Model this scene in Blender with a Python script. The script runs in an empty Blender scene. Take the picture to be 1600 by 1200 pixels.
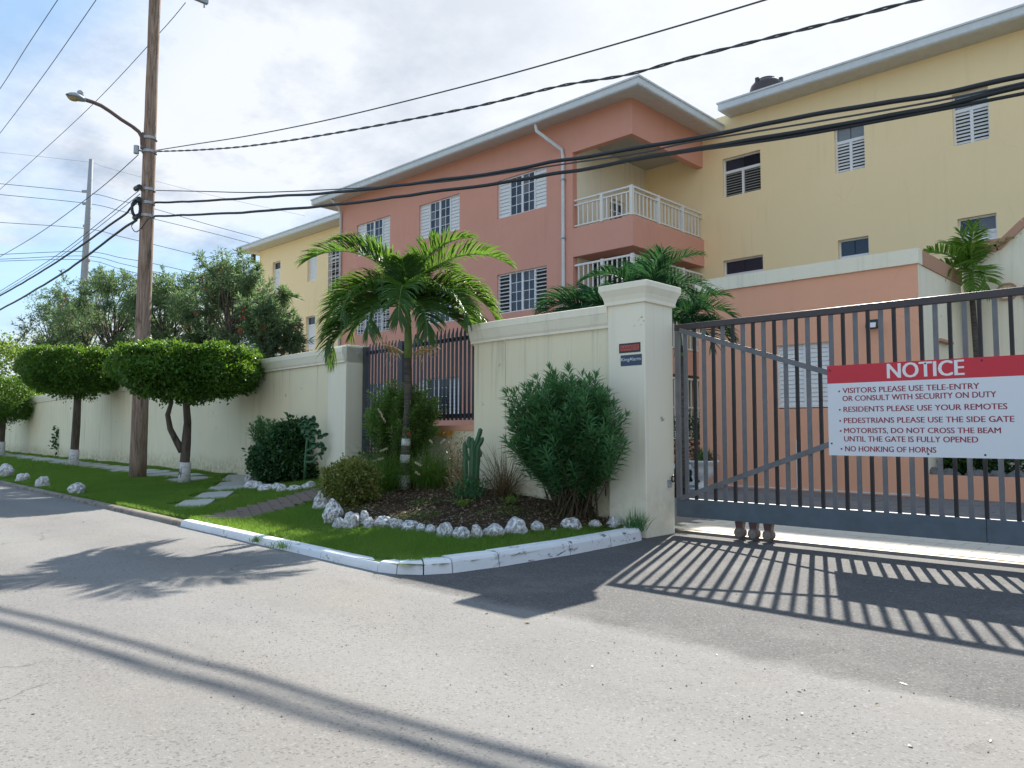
import bpy, bmesh, math, random
import numpy as np
from mathutils import Vector, Matrix, noise as mnoise
R = math.radians
scene = bpy.context.scene
COL = scene.collection
rng = np.random.default_rng(7)
random.seed(7)

# ------------------------------------------------------------------ camera
CAM_H = 1.2
HEAD = 133.545      # heading of the view, degrees from +X
PITCH = 3.576
cam_d = bpy.data.cameras.new('camera'); cam = bpy.data.objects.new('camera', cam_d); COL.objects.link(cam)
cam.location = (0, 0, CAM_H); cam.rotation_euler = (R(90 + PITCH), 0, R(HEAD - 90))
cam_d.sensor_width = 36; cam_d.lens = 27; cam_d.clip_start = 0.05; cam_d.clip_end = 3000
scene.camera = cam

# ------------------------------------------------------------------ light
SUN_DIR = Vector((-.299, .744, .598)).normalized()
SUN_STR = 2.6
SKY_STR = .15
EXPOSURE = 1.96
scene.view_settings.view_transform = 'Standard'; scene.view_settings.look = 'None'
scene.view_settings.gamma = 1; scene.view_settings.use_curve_mapping = False
scene.view_settings.exposure = EXPOSURE
sun_d = bpy.data.lights.new('sun', 'SUN'); sun = bpy.data.objects.new('sun', sun_d); COL.objects.link(sun)
sun.rotation_euler = SUN_DIR.to_track_quat('Z', 'Y').to_euler(); sun.location = (-20, 60, 50)
sun_d.energy = SUN_STR; sun_d.angle = R(.53); sun_d.color = (1, .94, .84)

def N(nt, kind, props=None, **ins):
    n = nt.nodes.new(kind)
    for k, v in (props or {}).items(): setattr(n, k, v)
    for k, v in ins.items():
        s = n.inputs[int(k[1:])] if k[0] == 'i' and k[1:].isdigit() else n.inputs[k.replace('_', ' ')]
        if isinstance(v, bpy.types.NodeSocket): nt.links.new(v, s)
        else: s.default_value = v
    return n
def ramp(nt, fac, *stops):
    n = nt.nodes.new('ShaderNodeValToRGB'); e = n.color_ramp.elements
    while len(e) < len(stops): e.new(.5)
    for i, (p, c) in enumerate(stops):
        e[i].position = p; e[i].color = (c, c, c, 1) if isinstance(c, (int, float)) else (*c, 1)
    nt.links.new(fac, n.inputs[0]); return n.outputs[0]
def mixc(nt, fac, a, b, mode='MIX'):
    n = nt.nodes.new('ShaderNodeMix'); n.data_type = 'RGBA'; n.blend_type = mode; n.clamp_factor = True
    for s, v in ((n.inputs[0], fac), (n.inputs[6], a), (n.inputs[7], b)):
        if isinstance(v, bpy.types.NodeSocket): nt.links.new(v, s)
        elif isinstance(v, tuple): s.default_value = (*v, 1) if len(v) == 3 else v
        else: s.default_value = v
    return n.outputs[2]
def mth(nt, op, a, b=0., c=0.):
    return N(nt, 'ShaderNodeMath', {'operation': op}, i0=a, i1=b, i2=c).outputs[0]

world = bpy.data.worlds.new('World'); scene.world = world; world.use_nodes = True
nt = world.node_tree; nt.nodes.clear()
sky = N(nt, 'ShaderNodeTexSky', {'sky_type': 'NISHITA', 'sun_disc': False, 'sun_elevation': math.asin(SUN_DIR.z),
        'sun_rotation': math.atan2(SUN_DIR.x, SUN_DIR.y), 'air_density': 1.0, 'dust_density': .6, 'ozone_density': 1.6})
tc = N(nt, 'ShaderNodeTexCoord'); sep = N(nt, 'ShaderNodeSeparateXYZ', i0=tc.outputs['Generated'])
zc = mth(nt, 'ADD', mth(nt, 'MAXIMUM', sep.outputs[2], 0.), .22)
cv = N(nt, 'ShaderNodeCombineXYZ', i0=mth(nt, 'DIVIDE', sep.outputs[0], zc), i1=mth(nt, 'DIVIDE', sep.outputs[1], zc), i2=.3).outputs[0]
n1 = N(nt, 'ShaderNodeTexNoise', Vector=cv, Scale=1.15, Detail=9., Roughness=.52, Distortion=.35).outputs[0]
n2 = N(nt, 'ShaderNodeTexNoise', Vector=cv, Scale=.5, Detail=4., Roughness=.5).outputs[0]
# thin bright veil round the sun (forward scattering in thin cloud) and towards the horizon
sd = N(nt, 'ShaderNodeVectorMath', {'operation': 'DOT_PRODUCT'}, i0=tc.outputs['Generated'], i1=tuple(SUN_DIR)).outputs['Value']
near = ramp(nt, sd, (.74, 0.), (.99, 1.))
cov = mth(nt, 'ADD', mth(nt, 'ADD', mth(nt, 'MULTIPLY', n1, .75), mth(nt, 'MULTIPLY', n2, .55)), mth(nt, 'MULTIPLY', near, .30))
hz_ = ramp(nt, sep.outputs[2], (0., .12), (.22, 0.))
cov = mth(nt, 'ADD', cov, hz_)
mask = ramp(nt, cov, (.60, .04), (.68, .26), (.73, .66), (.82, .96))
thick = N(nt, 'ShaderNodeTexNoise', Vector=cv, Scale=2.3, Detail=7., Roughness=.6).outputs[0]
ccol = mixc(nt, ramp(nt, thick, (.40, 0.), (.58, 1.)), (.80, .94, 1.16), (1.64, 1.69, 1.78))
ccol = mixc(nt, mth(nt, 'MULTIPLY', near, .8), ccol, (1.66, 1.71, 1.78))
skyc = mixc(nt, .8, sky.outputs[0], (.42, .76, 1.15))
below = ramp(nt, sep.outputs[2], (0.0, 0.), (.01, 1.))
colr = mixc(nt, mask, skyc, ccol)
bg = N(nt, 'ShaderNodeBackground', Color=colr, Strength=SKY_STR)
out = N(nt, 'ShaderNodeOutputWorld', Surface=bg.outputs[0])

# ------------------------------------------------------------------ where things stand (points of the place seen from the road)
th = R(HEAD); pt_ = R(PITCH); FPX = 1200.
F_ = np.array([math.cos(th) * math.cos(pt_), math.sin(th) * math.cos(pt_), math.sin(pt_)])
R_ = np.array([math.sin(th), -math.cos(th), 0]); U_ = np.cross(R_, F_); C_ = np.array([0, 0, CAM_H])
def ray(px, py): return F_ + R_ * (px - 800) / FPX + U_ * (600 - py) / FPX
def on_y(px, py, y): d = ray(px, py); return C_ + d * y / d[1]
def on_x(px, py, x): d = ray(px, py); return C_ + d * x / d[0]
def at_depth(px, py, t): return C_ + ray(px, py) * t
def on_plane(px, py, P, d):
    n = np.array([-d[1], d[0], 0.]); r = ray(px, py); return C_ + r * (((np.array([P[0], P[1], 0]) - C_) @ n) / (r @ n))

# wall line of the long boundary wall (slightly turned from the gate wall)
WA = R(4.3); KX, KY = -7.23, 7.48
DB = np.array([-math.cos(WA), math.sin(WA), 0.]); NB = np.array([-math.sin(WA), -math.cos(WA), 0.])   # along, outward
def wall_y(x): return np.where(x > KX, KY, KY + (KX - x) * math.tan(WA))
def kerb_y(x): return 4.05 + .048 * (-5.3 - x)
def side_x(y): return np.interp(y, [4.1, 4.4, 5.2, 6.0, 6.9, 7.5], [-5.10, -4.92, -4.83, -4.84, -4.88, -4.98])
def ground_z(x, y):
    x = np.asarray(x, float); y = np.asarray(y, float)
    zw = np.interp(x, [-20, -15, -12, -10, -8, -7.2, -6.4, -5.6, -5.0], [.24, .26, .33, .41, .43, .37, .32, .27, .22])
    zk = np.interp(x, [-8, -6.2, -5.3, -5.0], [.048, .055, .065, .08])
    t = np.clip((y - kerb_y(x) - .1) / (wall_y(x) - kerb_y(x) - .1), 0, 1)
    z = zk + (zw - zk) * t ** 1.25
    s = np.clip((side_x(np.clip(y, 4.1, 7.5)) - .15 - x) / 1.3, 0, 1)
    return .085 + (z - .085) * s + np.where(s < 1, 0, 0)
def hit(px, py):
    d = ray(px, py); t = 4.
    while t < 120:
        p = C_ + d * t
        if p[2] <= ground_z(p[0], p[1]): return p
        t += .02
    return p

# ------------------------------------------------------------------ mesh helpers
class MB:
    def __init__(s): s.v = []; s.f = []
    def quad(s, *p):
        k = len(s.v); s.v += [tuple(map(float, q)) for q in p]; s.f.append(tuple(range(k, k + len(p)))); return s
    def box(s, x0, y0, z0, x1, y1, z1):
        k = len(s.v)
        s.v += [(x0, y0, z0), (x1, y0, z0), (x1, y1, z0), (x0, y1, z0), (x0, y0, z1), (x1, y0, z1), (x1, y1, z1), (x0, y1, z1)]
        s.f += [tuple(k + i for i in q) for q in ((3, 2, 1, 0), (4, 5, 6, 7), (0, 1, 5, 4), (1, 2, 6, 5), (2, 3, 7, 6), (3, 0, 4, 7))]; return s
    def bar(s, a, b, w, h, up=(0, 0, 1)):
        a = Vector(a); b = Vector(b); d = (b - a).normalized(); sd = d.cross(Vector(up)).normalized() * w / 2; u = sd.cross(d).normalized() * h / 2
        k = len(s.v)
        for p in (a, b):
            for e in (-sd - u, sd - u, sd + u, -sd + u): s.v.append(tuple(p + e))
        s.f += [tuple(k + i for i in q) for q in ((0, 1, 2, 3), (7, 6, 5, 4), (0, 4, 5, 1), (1, 5, 6, 2), (2, 6, 7, 3), (3, 7, 4, 0))]; return s
    def tube(s, pts, rad, n=8, cap=True, wob=0.):
        P = [Vector(tuple(map(float, p))) for p in pts]; m = len(P)
        rr = [rad] * m if isinstance(rad, (int, float)) else list(rad)
        k = len(s.v); ref = Vector((0, 0, 1)); prev = None
        for i, p in enumerate(P):
            d = (P[min(i + 1, m - 1)] - P[max(i - 1, 0)]).normalized()
            if prev is None:
                a = d.cross(Vector((.31, .95, .05)) if abs(d.z) > .9 else ref).normalized()
            else: a = (prev - d * prev.dot(d)).normalized()
            prev = a; b = d.cross(a)
            for j in range(n):
                an = 2 * math.pi * j / n; w = 1 + (wob * mnoise.noise(p * 3 + a * math.cos(an) + b * math.sin(an)) if wob else 0)
                s.v.append(tuple(p + (a * math.cos(an) + b * math.sin(an)) * rr[i] * w))
        for i in range(m - 1):
            for j in range(n):
                s.f.append((k + i * n + j, k + i * n + (j + 1) % n, k + (i + 1) * n + (j + 1) % n, k + (i + 1) * n + j))
        if cap: s.f += [tuple(k + j for j in range(n - 1, -1, -1)), tuple(k + (m - 1) * n + j for j in range(n))]
        return s
    def lathe(s, prof, c=(0, 0, 0), n=20):
        k = len(s.v)
        for r, z in prof:
            for j in range(n): s.v.append((c[0] + r * math.cos(2 * math.pi * j / n), c[1] + r * math.sin(2 * math.pi * j / n), c[2] + z))
        m = len(prof)
        for i in range(m - 1):
            for j in range(n): s.f.append((k + i * n + j, k + i * n + (j + 1) % n, k + (i + 1) * n + (j + 1) % n, k + (i + 1) * n + j))
        s.f += [tuple(k + j for j in range(n - 1, -1, -1)), tuple(k + (m - 1) * n + j for j in range(n))]; return s
    def sweep(s, prof, path, closed=False):
        """prof: list of (outward, z); path: list of (point, outward vector); mitred by the vectors given"""
        k = len(s.v); n = len(prof)
        for p, o in path:
            for a, z in prof: s.v.append((p[0] + o[0] * a, p[1] + o[1] * a, p[2] + z))
        for i in range(len(path) - 1):
            for j in range(n): s.f.append((k + i * n + j, k + (i + 1) * n + j, k + (i + 1) * n + (j + 1) % n, k + i * n + (j + 1) % n))
        s.f += [tuple(k + j for j in range(n)), tuple(k + (len(path) - 1) * n + j for j in range(n - 1, -1, -1))]; return s
    def wall(s, O, U, W, H, t, holes=(), nrm=(0, -1, 0)):
        """wall sheet: O lower-left front corner, U along, front face towards nrm, thickness t away from it"""
        O = np.array(O, float); U = np.array(U, float); n = np.array(nrm, float)
        us = sorted({0., W, *[h[0] for h in holes], *[h[1] for h in holes]}); zs = sorted({0., H, *[h[2] for h in holes], *[h[3] for h in holes]})
        us = [u for u in us if 0 <= u <= W]; zs = [z for z in zs if 0 <= z <= H]
        def inh(u, z): return any(h[0] < u < h[1] and h[2] < z < h[3] for h in holes) or u < 0 or u > W or z < 0 or z > H
        def P(u, z, d): return tuple(O + U * u + np.array([0, 0, z]) - n * d)
        for i in range(len(us) - 1):
            for j in range(len(zs) - 1):
                a, b, c, d = us[i], us[i + 1], zs[j], zs[j + 1]; mu, mz = (a + b) / 2, (c + d) / 2
                if inh(mu, mz): continue
                s.quad(P(a, c, 0), P(b, c, 0), P(b, d, 0), P(a, d, 0)); s.quad(P(a, d, t), P(b, d, t), P(b, c, t), P(a, c, t))
                e = 1e-4
                if inh(a - e, mz): s.quad(P(a, c, t), P(a, c, 0), P(a, d, 0), P(a, d, t))
                if inh(b + e, mz): s.quad(P(b, c, 0), P(b, c, t), P(b, d, t), P(b, d, 0))
                if inh(mu, c - e): s.quad(P(a, c, t), P(b, c, t), P(b, c, 0), P(a, c, 0))
                if inh(mu, d + e): s.quad(P(a, d, 0), P(b, d, 0), P(b, d, t), P(a, d, t))
        return s
    def mesh(s, name, m=None, smooth=False, weld=False):
        me = bpy.data.meshes.new(name); me.from_pydata(s.v, [], s.f)
        if weld:
            b = bmesh.new(); b.from_mesh(me); bmesh.ops.remove_doubles(b, verts=b.verts, dist=1e-4); b.to_mesh(me); b.free()
        if m: me.materials.append(m)
        if smooth: me.polygons.foreach_set('use_smooth', [True] * len(me.polygons))
        me.update(); return me
    def build(s, name, m=None, parent=None, smooth=False, bevel=0., weld=False, loc=None):
        o = bpy.data.objects.new(name, s.mesh(name, m, smooth, weld or bevel > 0)); COL.objects.link(o)
        if parent: o.parent = parent
        if loc is not None: o.location = loc
        if bevel:
            md = o.modifiers.new('bevel', 'BEVEL'); md.width = bevel; md.segments = 2; md.limit_method = 'ANGLE'; md.angle_limit = R(40)
        return o
def inst(name, me, parent=None, loc=(0, 0, 0), rot=(0, 0, 0), sc=(1, 1, 1)):
    o = bpy.data.objects.new(name, me); COL.objects.link(o); o.parent = parent; o.location = loc; o.rotation_euler = rot; o.scale = sc; return o
def empty(name, loc=(0, 0, 0), rz=0.):
    o = bpy.data.objects.new(name, None); COL.objects.link(o); o.location = loc; o.rotation_euler = (0, 0, rz); o.empty_display_size = .3; return o
def tag(o, label=None, cat=None, group=None, kind=None):
    for k, v in (('label', label), ('category', cat), ('group', group), ('kind', kind)):
        if v: o[k] = v
    return o
ORD = ['first', 'second', 'third', 'fourth', 'fifth', 'sixth', 'seventh', 'eighth', 'ninth', 'tenth', 'eleventh', 'twelfth', 'thirteenth',
       'fourteenth', 'fifteenth', 'sixteenth', 'seventeenth', 'eighteenth', 'nineteenth', 'twentieth', 'twenty-first', 'twenty-second', 'twenty-third', 'twenty-fourth']

# ------------------------------------------------------------------ materials
def new_mat(name):
    m = bpy.data.materials.new(name); m.use_nodes = True; t = m.node_tree; t.nodes.clear()
    return m, t, N(t, 'ShaderNodeOutputMaterial')
def fin(t, out, col, rough=.8, bump=None, dist=.01, strength=1., metal=0., spec=.5):
    p = N(t, 'ShaderNodeBsdfPrincipled', Base_Color=col if not isinstance(col, tuple) else (*col, 1), Roughness=rough, Metallic=metal)
    p.inputs['Specular IOR Level'].default_value = spec
    if bump is not None:
        b = N(t, 'ShaderNodeBump', Height=bump, Distance=dist, Strength=strength); t.links.new(b.outputs[0], p.inputs['Normal'])
    t.links.new(p.outputs[0], out.inputs[0]); return p
def pos(t, sc=(1, 1, 1)):
    c = N(t, 'ShaderNodeTexCoord'); return N(t, 'ShaderNodeMapping', Vector=c.outputs['Object'], Scale=sc).outputs[0]
def nz(t, v, s, d=4., r=.55, dis=0.): return N(t, 'ShaderNodeTexNoise', Vector=v, Scale=s, Detail=d, Roughness=r, Distortion=dis).outputs[0]

def plaster(name, c, dirt=(.18, .17, .13), streak=.35, patch=.12, fine=.004, chips=None, base=0.):
    m, t, o = new_mat(name); v = pos(t)
    a = ramp(t, nz(t, v, .7, 6, .6, .3), (.3, 0.), (.7, 1.))
    c1 = mixc(t, mth(t, 'MULTIPLY', a, patch), c, tuple(x * .62 for x in c))
    st = nz(t, pos(t, (3.2, 3.2, .22)), 1.6, 6, .62, .2)
    gate = ramp(t, nz(t, pos(t, (1, 1, .6)), .55, 3), (.45, 0.), (.68, 1.))
    s1 = mth(t, 'MULTIPLY', ramp(t, st, (.52, 0.), (.78, 1.)), mth(t, 'MULTIPLY', gate, streak))
    c2 = mixc(t, s1, c1, dirt)
    mott = ramp(t, nz(t, v, 14, 5, .7), (.62, 0.), (.8, 1.))
    c3 = mixc(t, mth(t, 'MULTIPLY', mott, .10), c2, dirt)
    if chips:
        ch = mth(t, 'MULTIPLY', ramp(t, nz(t, v, 5.5, 7, .7), (.66, 0.), (.68, 1.)), ramp(t, nz(t, v, .9, 2), (.5, 0.), (.56, 1.)))
        c3 = mixc(t, ch, c3, chips)
    if base:      # splash dirt along the foot, mildew runs under the coping
        zs = N(t, 'ShaderNodeSeparateXYZ', i0=v).outputs[2]
        lo = mth(t, 'MULTIPLY', N(t, 'ShaderNodeMapRange', Value=mth(t, 'ADD', zs, mth(t, 'MULTIPLY', nz(t, v, 2.2, 5, .7), .5)), i1=.62, i2=.95, i3=1., i4=0.).outputs[0], ramp(t, nz(t, v, 9, 6, .75), (.40, .1), (.60, .75)))
        c3 = mixc(t, mth(t, 'MULTIPLY', lo, min(1., base * 1.5)), c3, (.42, .36, .20))
        run = mth(t, 'MULTIPLY', ramp(t, nz(t, pos(t, (5, 5, .10)), 1.9, 5, .7), (.55, 0.), (.70, .8)), N(t, 'ShaderNodeMapRange', Value=mth(t, 'ADD', zs, mth(t, 'MULTIPLY', nz(t, pos(t, (3, 3, .1)), 2., 4), 1.6)), i1=2.3, i2=3.3, i3=0., i4=1.).outputs[0])
        c3 = mixc(t, mth(t, 'MULTIPLY', run, base), c3, (.20, .20, .16))
    ck = N(t, 'ShaderNodeTexVoronoi', {'feature': 'DISTANCE_TO_EDGE'}, Vector=mixc(t, .12, v, N(t, 'ShaderNodeTexNoise', Vector=v, Scale=3.).outputs[1]), Scale=.55).outputs[0]
    ckm = mth(t, 'MULTIPLY', ramp(t, ck, (.0, 1.), (.004, 0.)), ramp(t, nz(t, v, .8, 3), (.54, 0.), (.64, .22)))
    c3 = mixc(t, ckm, c3, tuple(x * .4 for x in c))
    h = mth(t, 'ADD', mth(t, 'MULTIPLY', nz(t, v, 60, 3), .5), nz(t, v, 3, 4))
    fin(t, o, c3, .82, h, fine, .5, spec=.25); return m

def paint(name, c, rough=.45, var=.15, dirt=(.1, .08, .06), rust=0., metal=0., bump=.002):
    m, t, o = new_mat(name); v = pos(t)
    a = ramp(t, nz(t, v, 5, 6, .65), (.35, 0.), (.75, 1.))
    col = mixc(t, mth(t, 'MULTIPLY', a, var), c, dirt)
    if rust:
        r = ramp(t, nz(t, v, 11, 7, .7), (.66 - rust * .1, 0.), (.72, 1.))
        col = mixc(t, mth(t, 'MULTIPLY', r, .8), col, (.16, .07, .035))
    fin(t, o, col, rough, nz(t, v, 35, 4), bump, .6, metal); return m

M = {}
M['cream'] = plaster('cream_plaster', (.87, .80, .58), streak=.62, patch=.22, chips=(.42, .38, .28), base=.65)
M['cream_pale'] = plaster('pale_cream_plaster', (.90, .85, .69), streak=.34, patch=.12, chips=(.40, .37, .30), base=.2)
M['peach'] = plaster('peach_plaster', (.72, .36, .275), dirt=(.36, .2, .16), streak=.32, patch=.14)
M['orange'] = plaster('orange_plaster', (.84, .44, .29), dirt=(.36, .2, .13), streak=.2, patch=.12)
M['yellow'] = plaster('yellow_plaster', (.97, .77, .46), dirt=(.55, .42, .24), streak=.34, patch=.07)
M['band'] = plaster('brown_peach_plaster', (.52, .30, .21), streak=.2)
M['white'] = paint('white_paint', (.80, .81, .82), .4, .12, (.5, .5, .48))
M['whitewash'] = None
M['fascia'] = paint('grey_white_gutter_paint', (.68, .72, .75), .5, .35, (.42, .44, .44))
M['soffit'] = paint('soffit_paint', (.66, .64, .60), .7, .3, (.34, .3, .24))
M['gate_black'] = paint('black_gate_paint', (.008, .008, .011), .5, .35, (.06, .05, .045), rust=.5)
M['gate_grey'] = paint('grey_gate_paint', (.17, .175, .19), .4, .65, (.07, .07, .075), rust=.55)
M['gate_rail'] = paint('brown_black_rail_paint', (.05, .04, .042), .4, .4, (.10, .07, .06), rust=.5)
M['gate_panel'] = paint('blue_grey_gate_paint', (.10, .135, .17), .5, .5, (.045, .05, .055), rust=.35)
M['fence_metal'] = paint('dark_blue_grey_fence_paint', (.045, .055, .075), .45, .35, (.1, .085, .075), rust=.25)
M['cable'] = paint('cable_rubber', (.012, .016, .020), .5, .2, (.03, .03, .03))
M['wire'] = paint('wire_metal', (.055, .065, .075), .5, .2)
M['galv'] = paint('galvanised_steel', (.40, .43, .46), .45, .3, (.25, .26, .27), metal=.4)
M['brownmetal'] = paint('weathered_brown_steel', (.13, .085, .075), .6, .5, (.22, .18, .15), rust=.8)
M['darkred'] = paint('dark_red_steel', (.085, .03, .03), .5, .4, rust=.7)
M['castiron'] = paint('worn_bright_steel', (.30, .28, .25), .4, .6, (.09, .06, .04), rust=.6, metal=.5)
M['black'] = paint('black_plastic', (.015, .015, .016), .35, .1)
M['concrete_pole'] = paint('concrete_pole_grey', (.36, .39, .42), .8, .3, (.25, .26, .27))
M['shingle'] = paint('grey_roof_shingle', (.16, .15, .145), .9, .5, (.09, .085, .08))
M['rail_white'] = paint('white_balustrade_paint', (.80, .78, .74), .5, .15, (.5, .46, .4))
M['letter_red'] = paint('red_lettering', (.32, .02, .05), .5, .05)
M['letter_white'] = paint('white_lettering', (.84, .84, .84), .5, .02)
M['sign_white'] = paint('white_sign_face', (.76, .79, .83), .35, .06, (.6, .62, .65), bump=0)
M['sign_red'] = paint('red_sign_face', (.62, .018, .04), .35, .06, (.45, .02, .04), bump=0)
M['sticker_black'] = paint('black_sticker', (.03, .03, .035), .4, .2)
M['sticker_red'] = paint('red_sticker', (.62, .09, .06), .4, .2)
M['sticker_blue'] = paint('blue_sticker', (.025, .06, .13), .4, .2)
M['room_dark'] = paint('painted_room_dark', (.035, .035, .038), .9, .3)  # near-black paint standing in for the shade of unlit rooms
M['ceiling'] = plaster('grey_ceiling', (.48, .48, .44), streak=.1)

def glass():
    m, t, o = new_mat('window_glass'); v = pos(t)
    oi = N(t, 'ShaderNodeObjectInfo').outputs['Random']; c = mixc(t, oi, (.010, .016, .03), (.03, .05, .085)); c = mixc(t, ramp(t, oi, (.80, 0.), (.86, .7)), c, (.16, .15, .17))
    fin(t, o, c, .08, nz(t, v, 2, 1), .004, .25, spec=.55); return m
M['glass'] = glass()
M['glass_pale'] = paint('pale_grey_window_pane', (.22, .24, .26), .25, .3)  # lighter grey pane for some transoms

def asphalt():
    m, t, o = new_mat('asphalt'); v = pos(t)
    agg = N(t, 'ShaderNodeTexVoronoi', Vector=v, Scale=95., Randomness=1.).outputs['Color']
    aggv = N(t, 'ShaderNodeSeparateColor', i0=agg).outputs[0]
    agg2 = N(t, 'ShaderNodeTexVoronoi', Vector=v, Scale=240.).outputs['Color']
    a2 = N(t, 'ShaderNodeSeparateColor', i0=agg2).outputs[1]
    big = nz(t, v, .35, 5, .6, .4); med = nz(t, v, 2.4, 6, .65)
    road = mixc(t, ramp(t, big, (.3, 0.), (.7, 1.)), (.20, .196, .192), (.245, .237, .228))
    road = mixc(t, ramp(t, med, (.35, 0.), (.75, .55)), road, (.19, .182, .178))
    sand = mth(t, 'MULTIPLY', ramp(t, nz(t, v, .5, 4, .55, .6), (.46, 0.), (.66, 1.)), .32)
    road = mixc(t, sand, road, (.28, .255, .215))
    dark = ramp(t, nz(t, pos(t, (.35, 1.4, 1)), 1.0, 6, .6, .5), (.56, 0.), (.72, .5)); road = mixc(t, dark, road, (.14, .138, .137))
    sy = N(t, 'ShaderNodeSeparateXYZ', i0=v).outputs[1]
    trk = ramp(t, N(t, 'ShaderNodeTexWave', {'wave_type': 'BANDS', 'bands_direction': 'Y'}, Vector=v, Scale=.19, Distortion=1.2, Detail=2., Detail_Scale=.4).outputs[1], (.35, 0.), (.9, .35)); road = mixc(t, trk, road, (.285, .28, .27))
    cr = N(t, 'ShaderNodeTexVoronoi', {'feature': 'DISTANCE_TO_EDGE'}, Vector=mixc(t, .25, v, N(t, 'ShaderNodeTexNoise', Vector=v, Scale=4., Detail=5.).outputs[1]), Scale=.42).outputs[0]
    crm = mth(t, 'MULTIPLY', ramp(t, cr, (.0, 1.), (.0035, 0.)), ramp(t, nz(t, v, .45, 3), (.50, 0.), (.58, .6))); road = mixc(t, crm, road, (.05, .05, .05))
    oil = ramp(t, nz(t, v, .9, 3, .5, .8), (.70, 0.), (.74, .30)); road = mixc(t, oil, road, (.09, .088, .085))
    pit = ramp(t, aggv, (.86, 0.), (.93, 1.)); lite = ramp(t, aggv, (.04, 1.), (.10, 0.))
    wear = ramp(t, nz(t, v, 1.1, 5, .7), (.40, .45), (.60, 1.))
    road = mixc(t, mth(t, 'MULTIPLY', mth(t, 'MULTIPLY', pit, wear), .62), road, (.085, .082, .08))
    road = mixc(t, mth(t, 'MULTIPLY', lite, .3), road, (.40, .39, .37))
    road = mixc(t, mth(t, 'MULTIPLY', ramp(t, a2, (.3, 0.), (1., 1.)), .22), road, (.12, .118, .115))
    # darker, coarser driveway apron between the gate and the road edge
    sx = N(t, 'ShaderNodeSeparateXYZ', i0=v)
    e = mth(t, 'ADD', sx.outputs[1], mth(t, 'MULTIPLY', mth(t, 'SUBTRACT', nz(t, v, 1.1, 6, .68), .5), .55))
    e = mth(t, 'ADD', e, mth(t, 'MULTIPLY', mth(t, 'SUBTRACT', nz(t, v, 26, 3, .7), .5), .12))
    gx = N(t, 'ShaderNodeMapRange', Value=sx.outputs[0], i1=-5.6, i2=-5.0, i3=0., i4=1.).outputs[0]
    am = mth(t, 'MULTIPLY', N(t, 'ShaderNodeMapRange', Value=e, i1=3.80, i2=3.98, i3=0., i4=1.).outputs[0], gx)
    ap = mixc(t, ramp(t, aggv, (.0, 0.), (1., 1.)), (.065, .065, .068), (.135, .132, .13))
    ap = mixc(t, mth(t, 'MULTIPLY', ramp(t, aggv, (.05, 1.), (.09, 0.)), .35), ap, (.36, .35, .33))
    ap = mixc(t, mth(t, 'MULTIPLY', pit, .6), ap, (.04, .04, .042))
    ap = mixc(t, ramp(t, nz(t, v, 1.6, 5, .6), (.5, 0.), (.75, .45)), ap, (.22, .21, .195))
    col = mixc(t, am, road, ap)
    d = mth(t, 'ADD', mth(t, 'MULTIPLY', aggv, .7), mth(t, 'MULTIPLY', nz(t, v, 130, 3, .7), .8))
    fin(t, o, col, .88, d, .004, .7, spec=.3); return m
M['asphalt'] = asphalt()

def ground_mat(name, c1, c2, c3, s=6., d=.01):
    m, t, o = new_mat(name); v = pos(t)
    c = mixc(t, ramp(t, nz(t, v, s, 6, .7), (.35, 0.), (.65, 1.)), c1, c2)
    c = mixc(t, ramp(t, nz(t, v, s * .2, 4), (.45, 0.), (.7, 1.)), c, c3)
    fin(t, o, c, .95, nz(t, v, s * 8, 5, .7), d, .8, spec=.1); return m
M['turf'] = ground_mat('turf_soil', (.06, .13, .02), (.10, .17, .035), (.14, .15, .06), 9)
M['soil'] = ground_mat('bed_soil', (.05, .035, .022), (.10, .07, .045), (.035, .028, .02), 12, .02)
M['earth'] = ground_mat('dry_ground', (.20, .18, .12), (.12, .13, .07), (.25, .22, .16), 1)
M['slab'] = plaster('paving_slab_concrete', (.50, .49, .45), dirt=(.12, .12, .1), streak=.0, patch=.5)
M['paver'] = plaster('pale_paver', (.62, .58, .50), dirt=(.2, .19, .16), patch=.35)
M['paver_shaded'] = plaster('shaded_paver', (.20, .19, .185), dirt=(.08, .08, .08), patch=.4)  # dark copy of the paver, gatehouse shade put into its colour
M['brick'] = plaster('brown_grey_brick', (.24, .205, .18), dirt=(.06, .055, .05), patch=.5)

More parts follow.
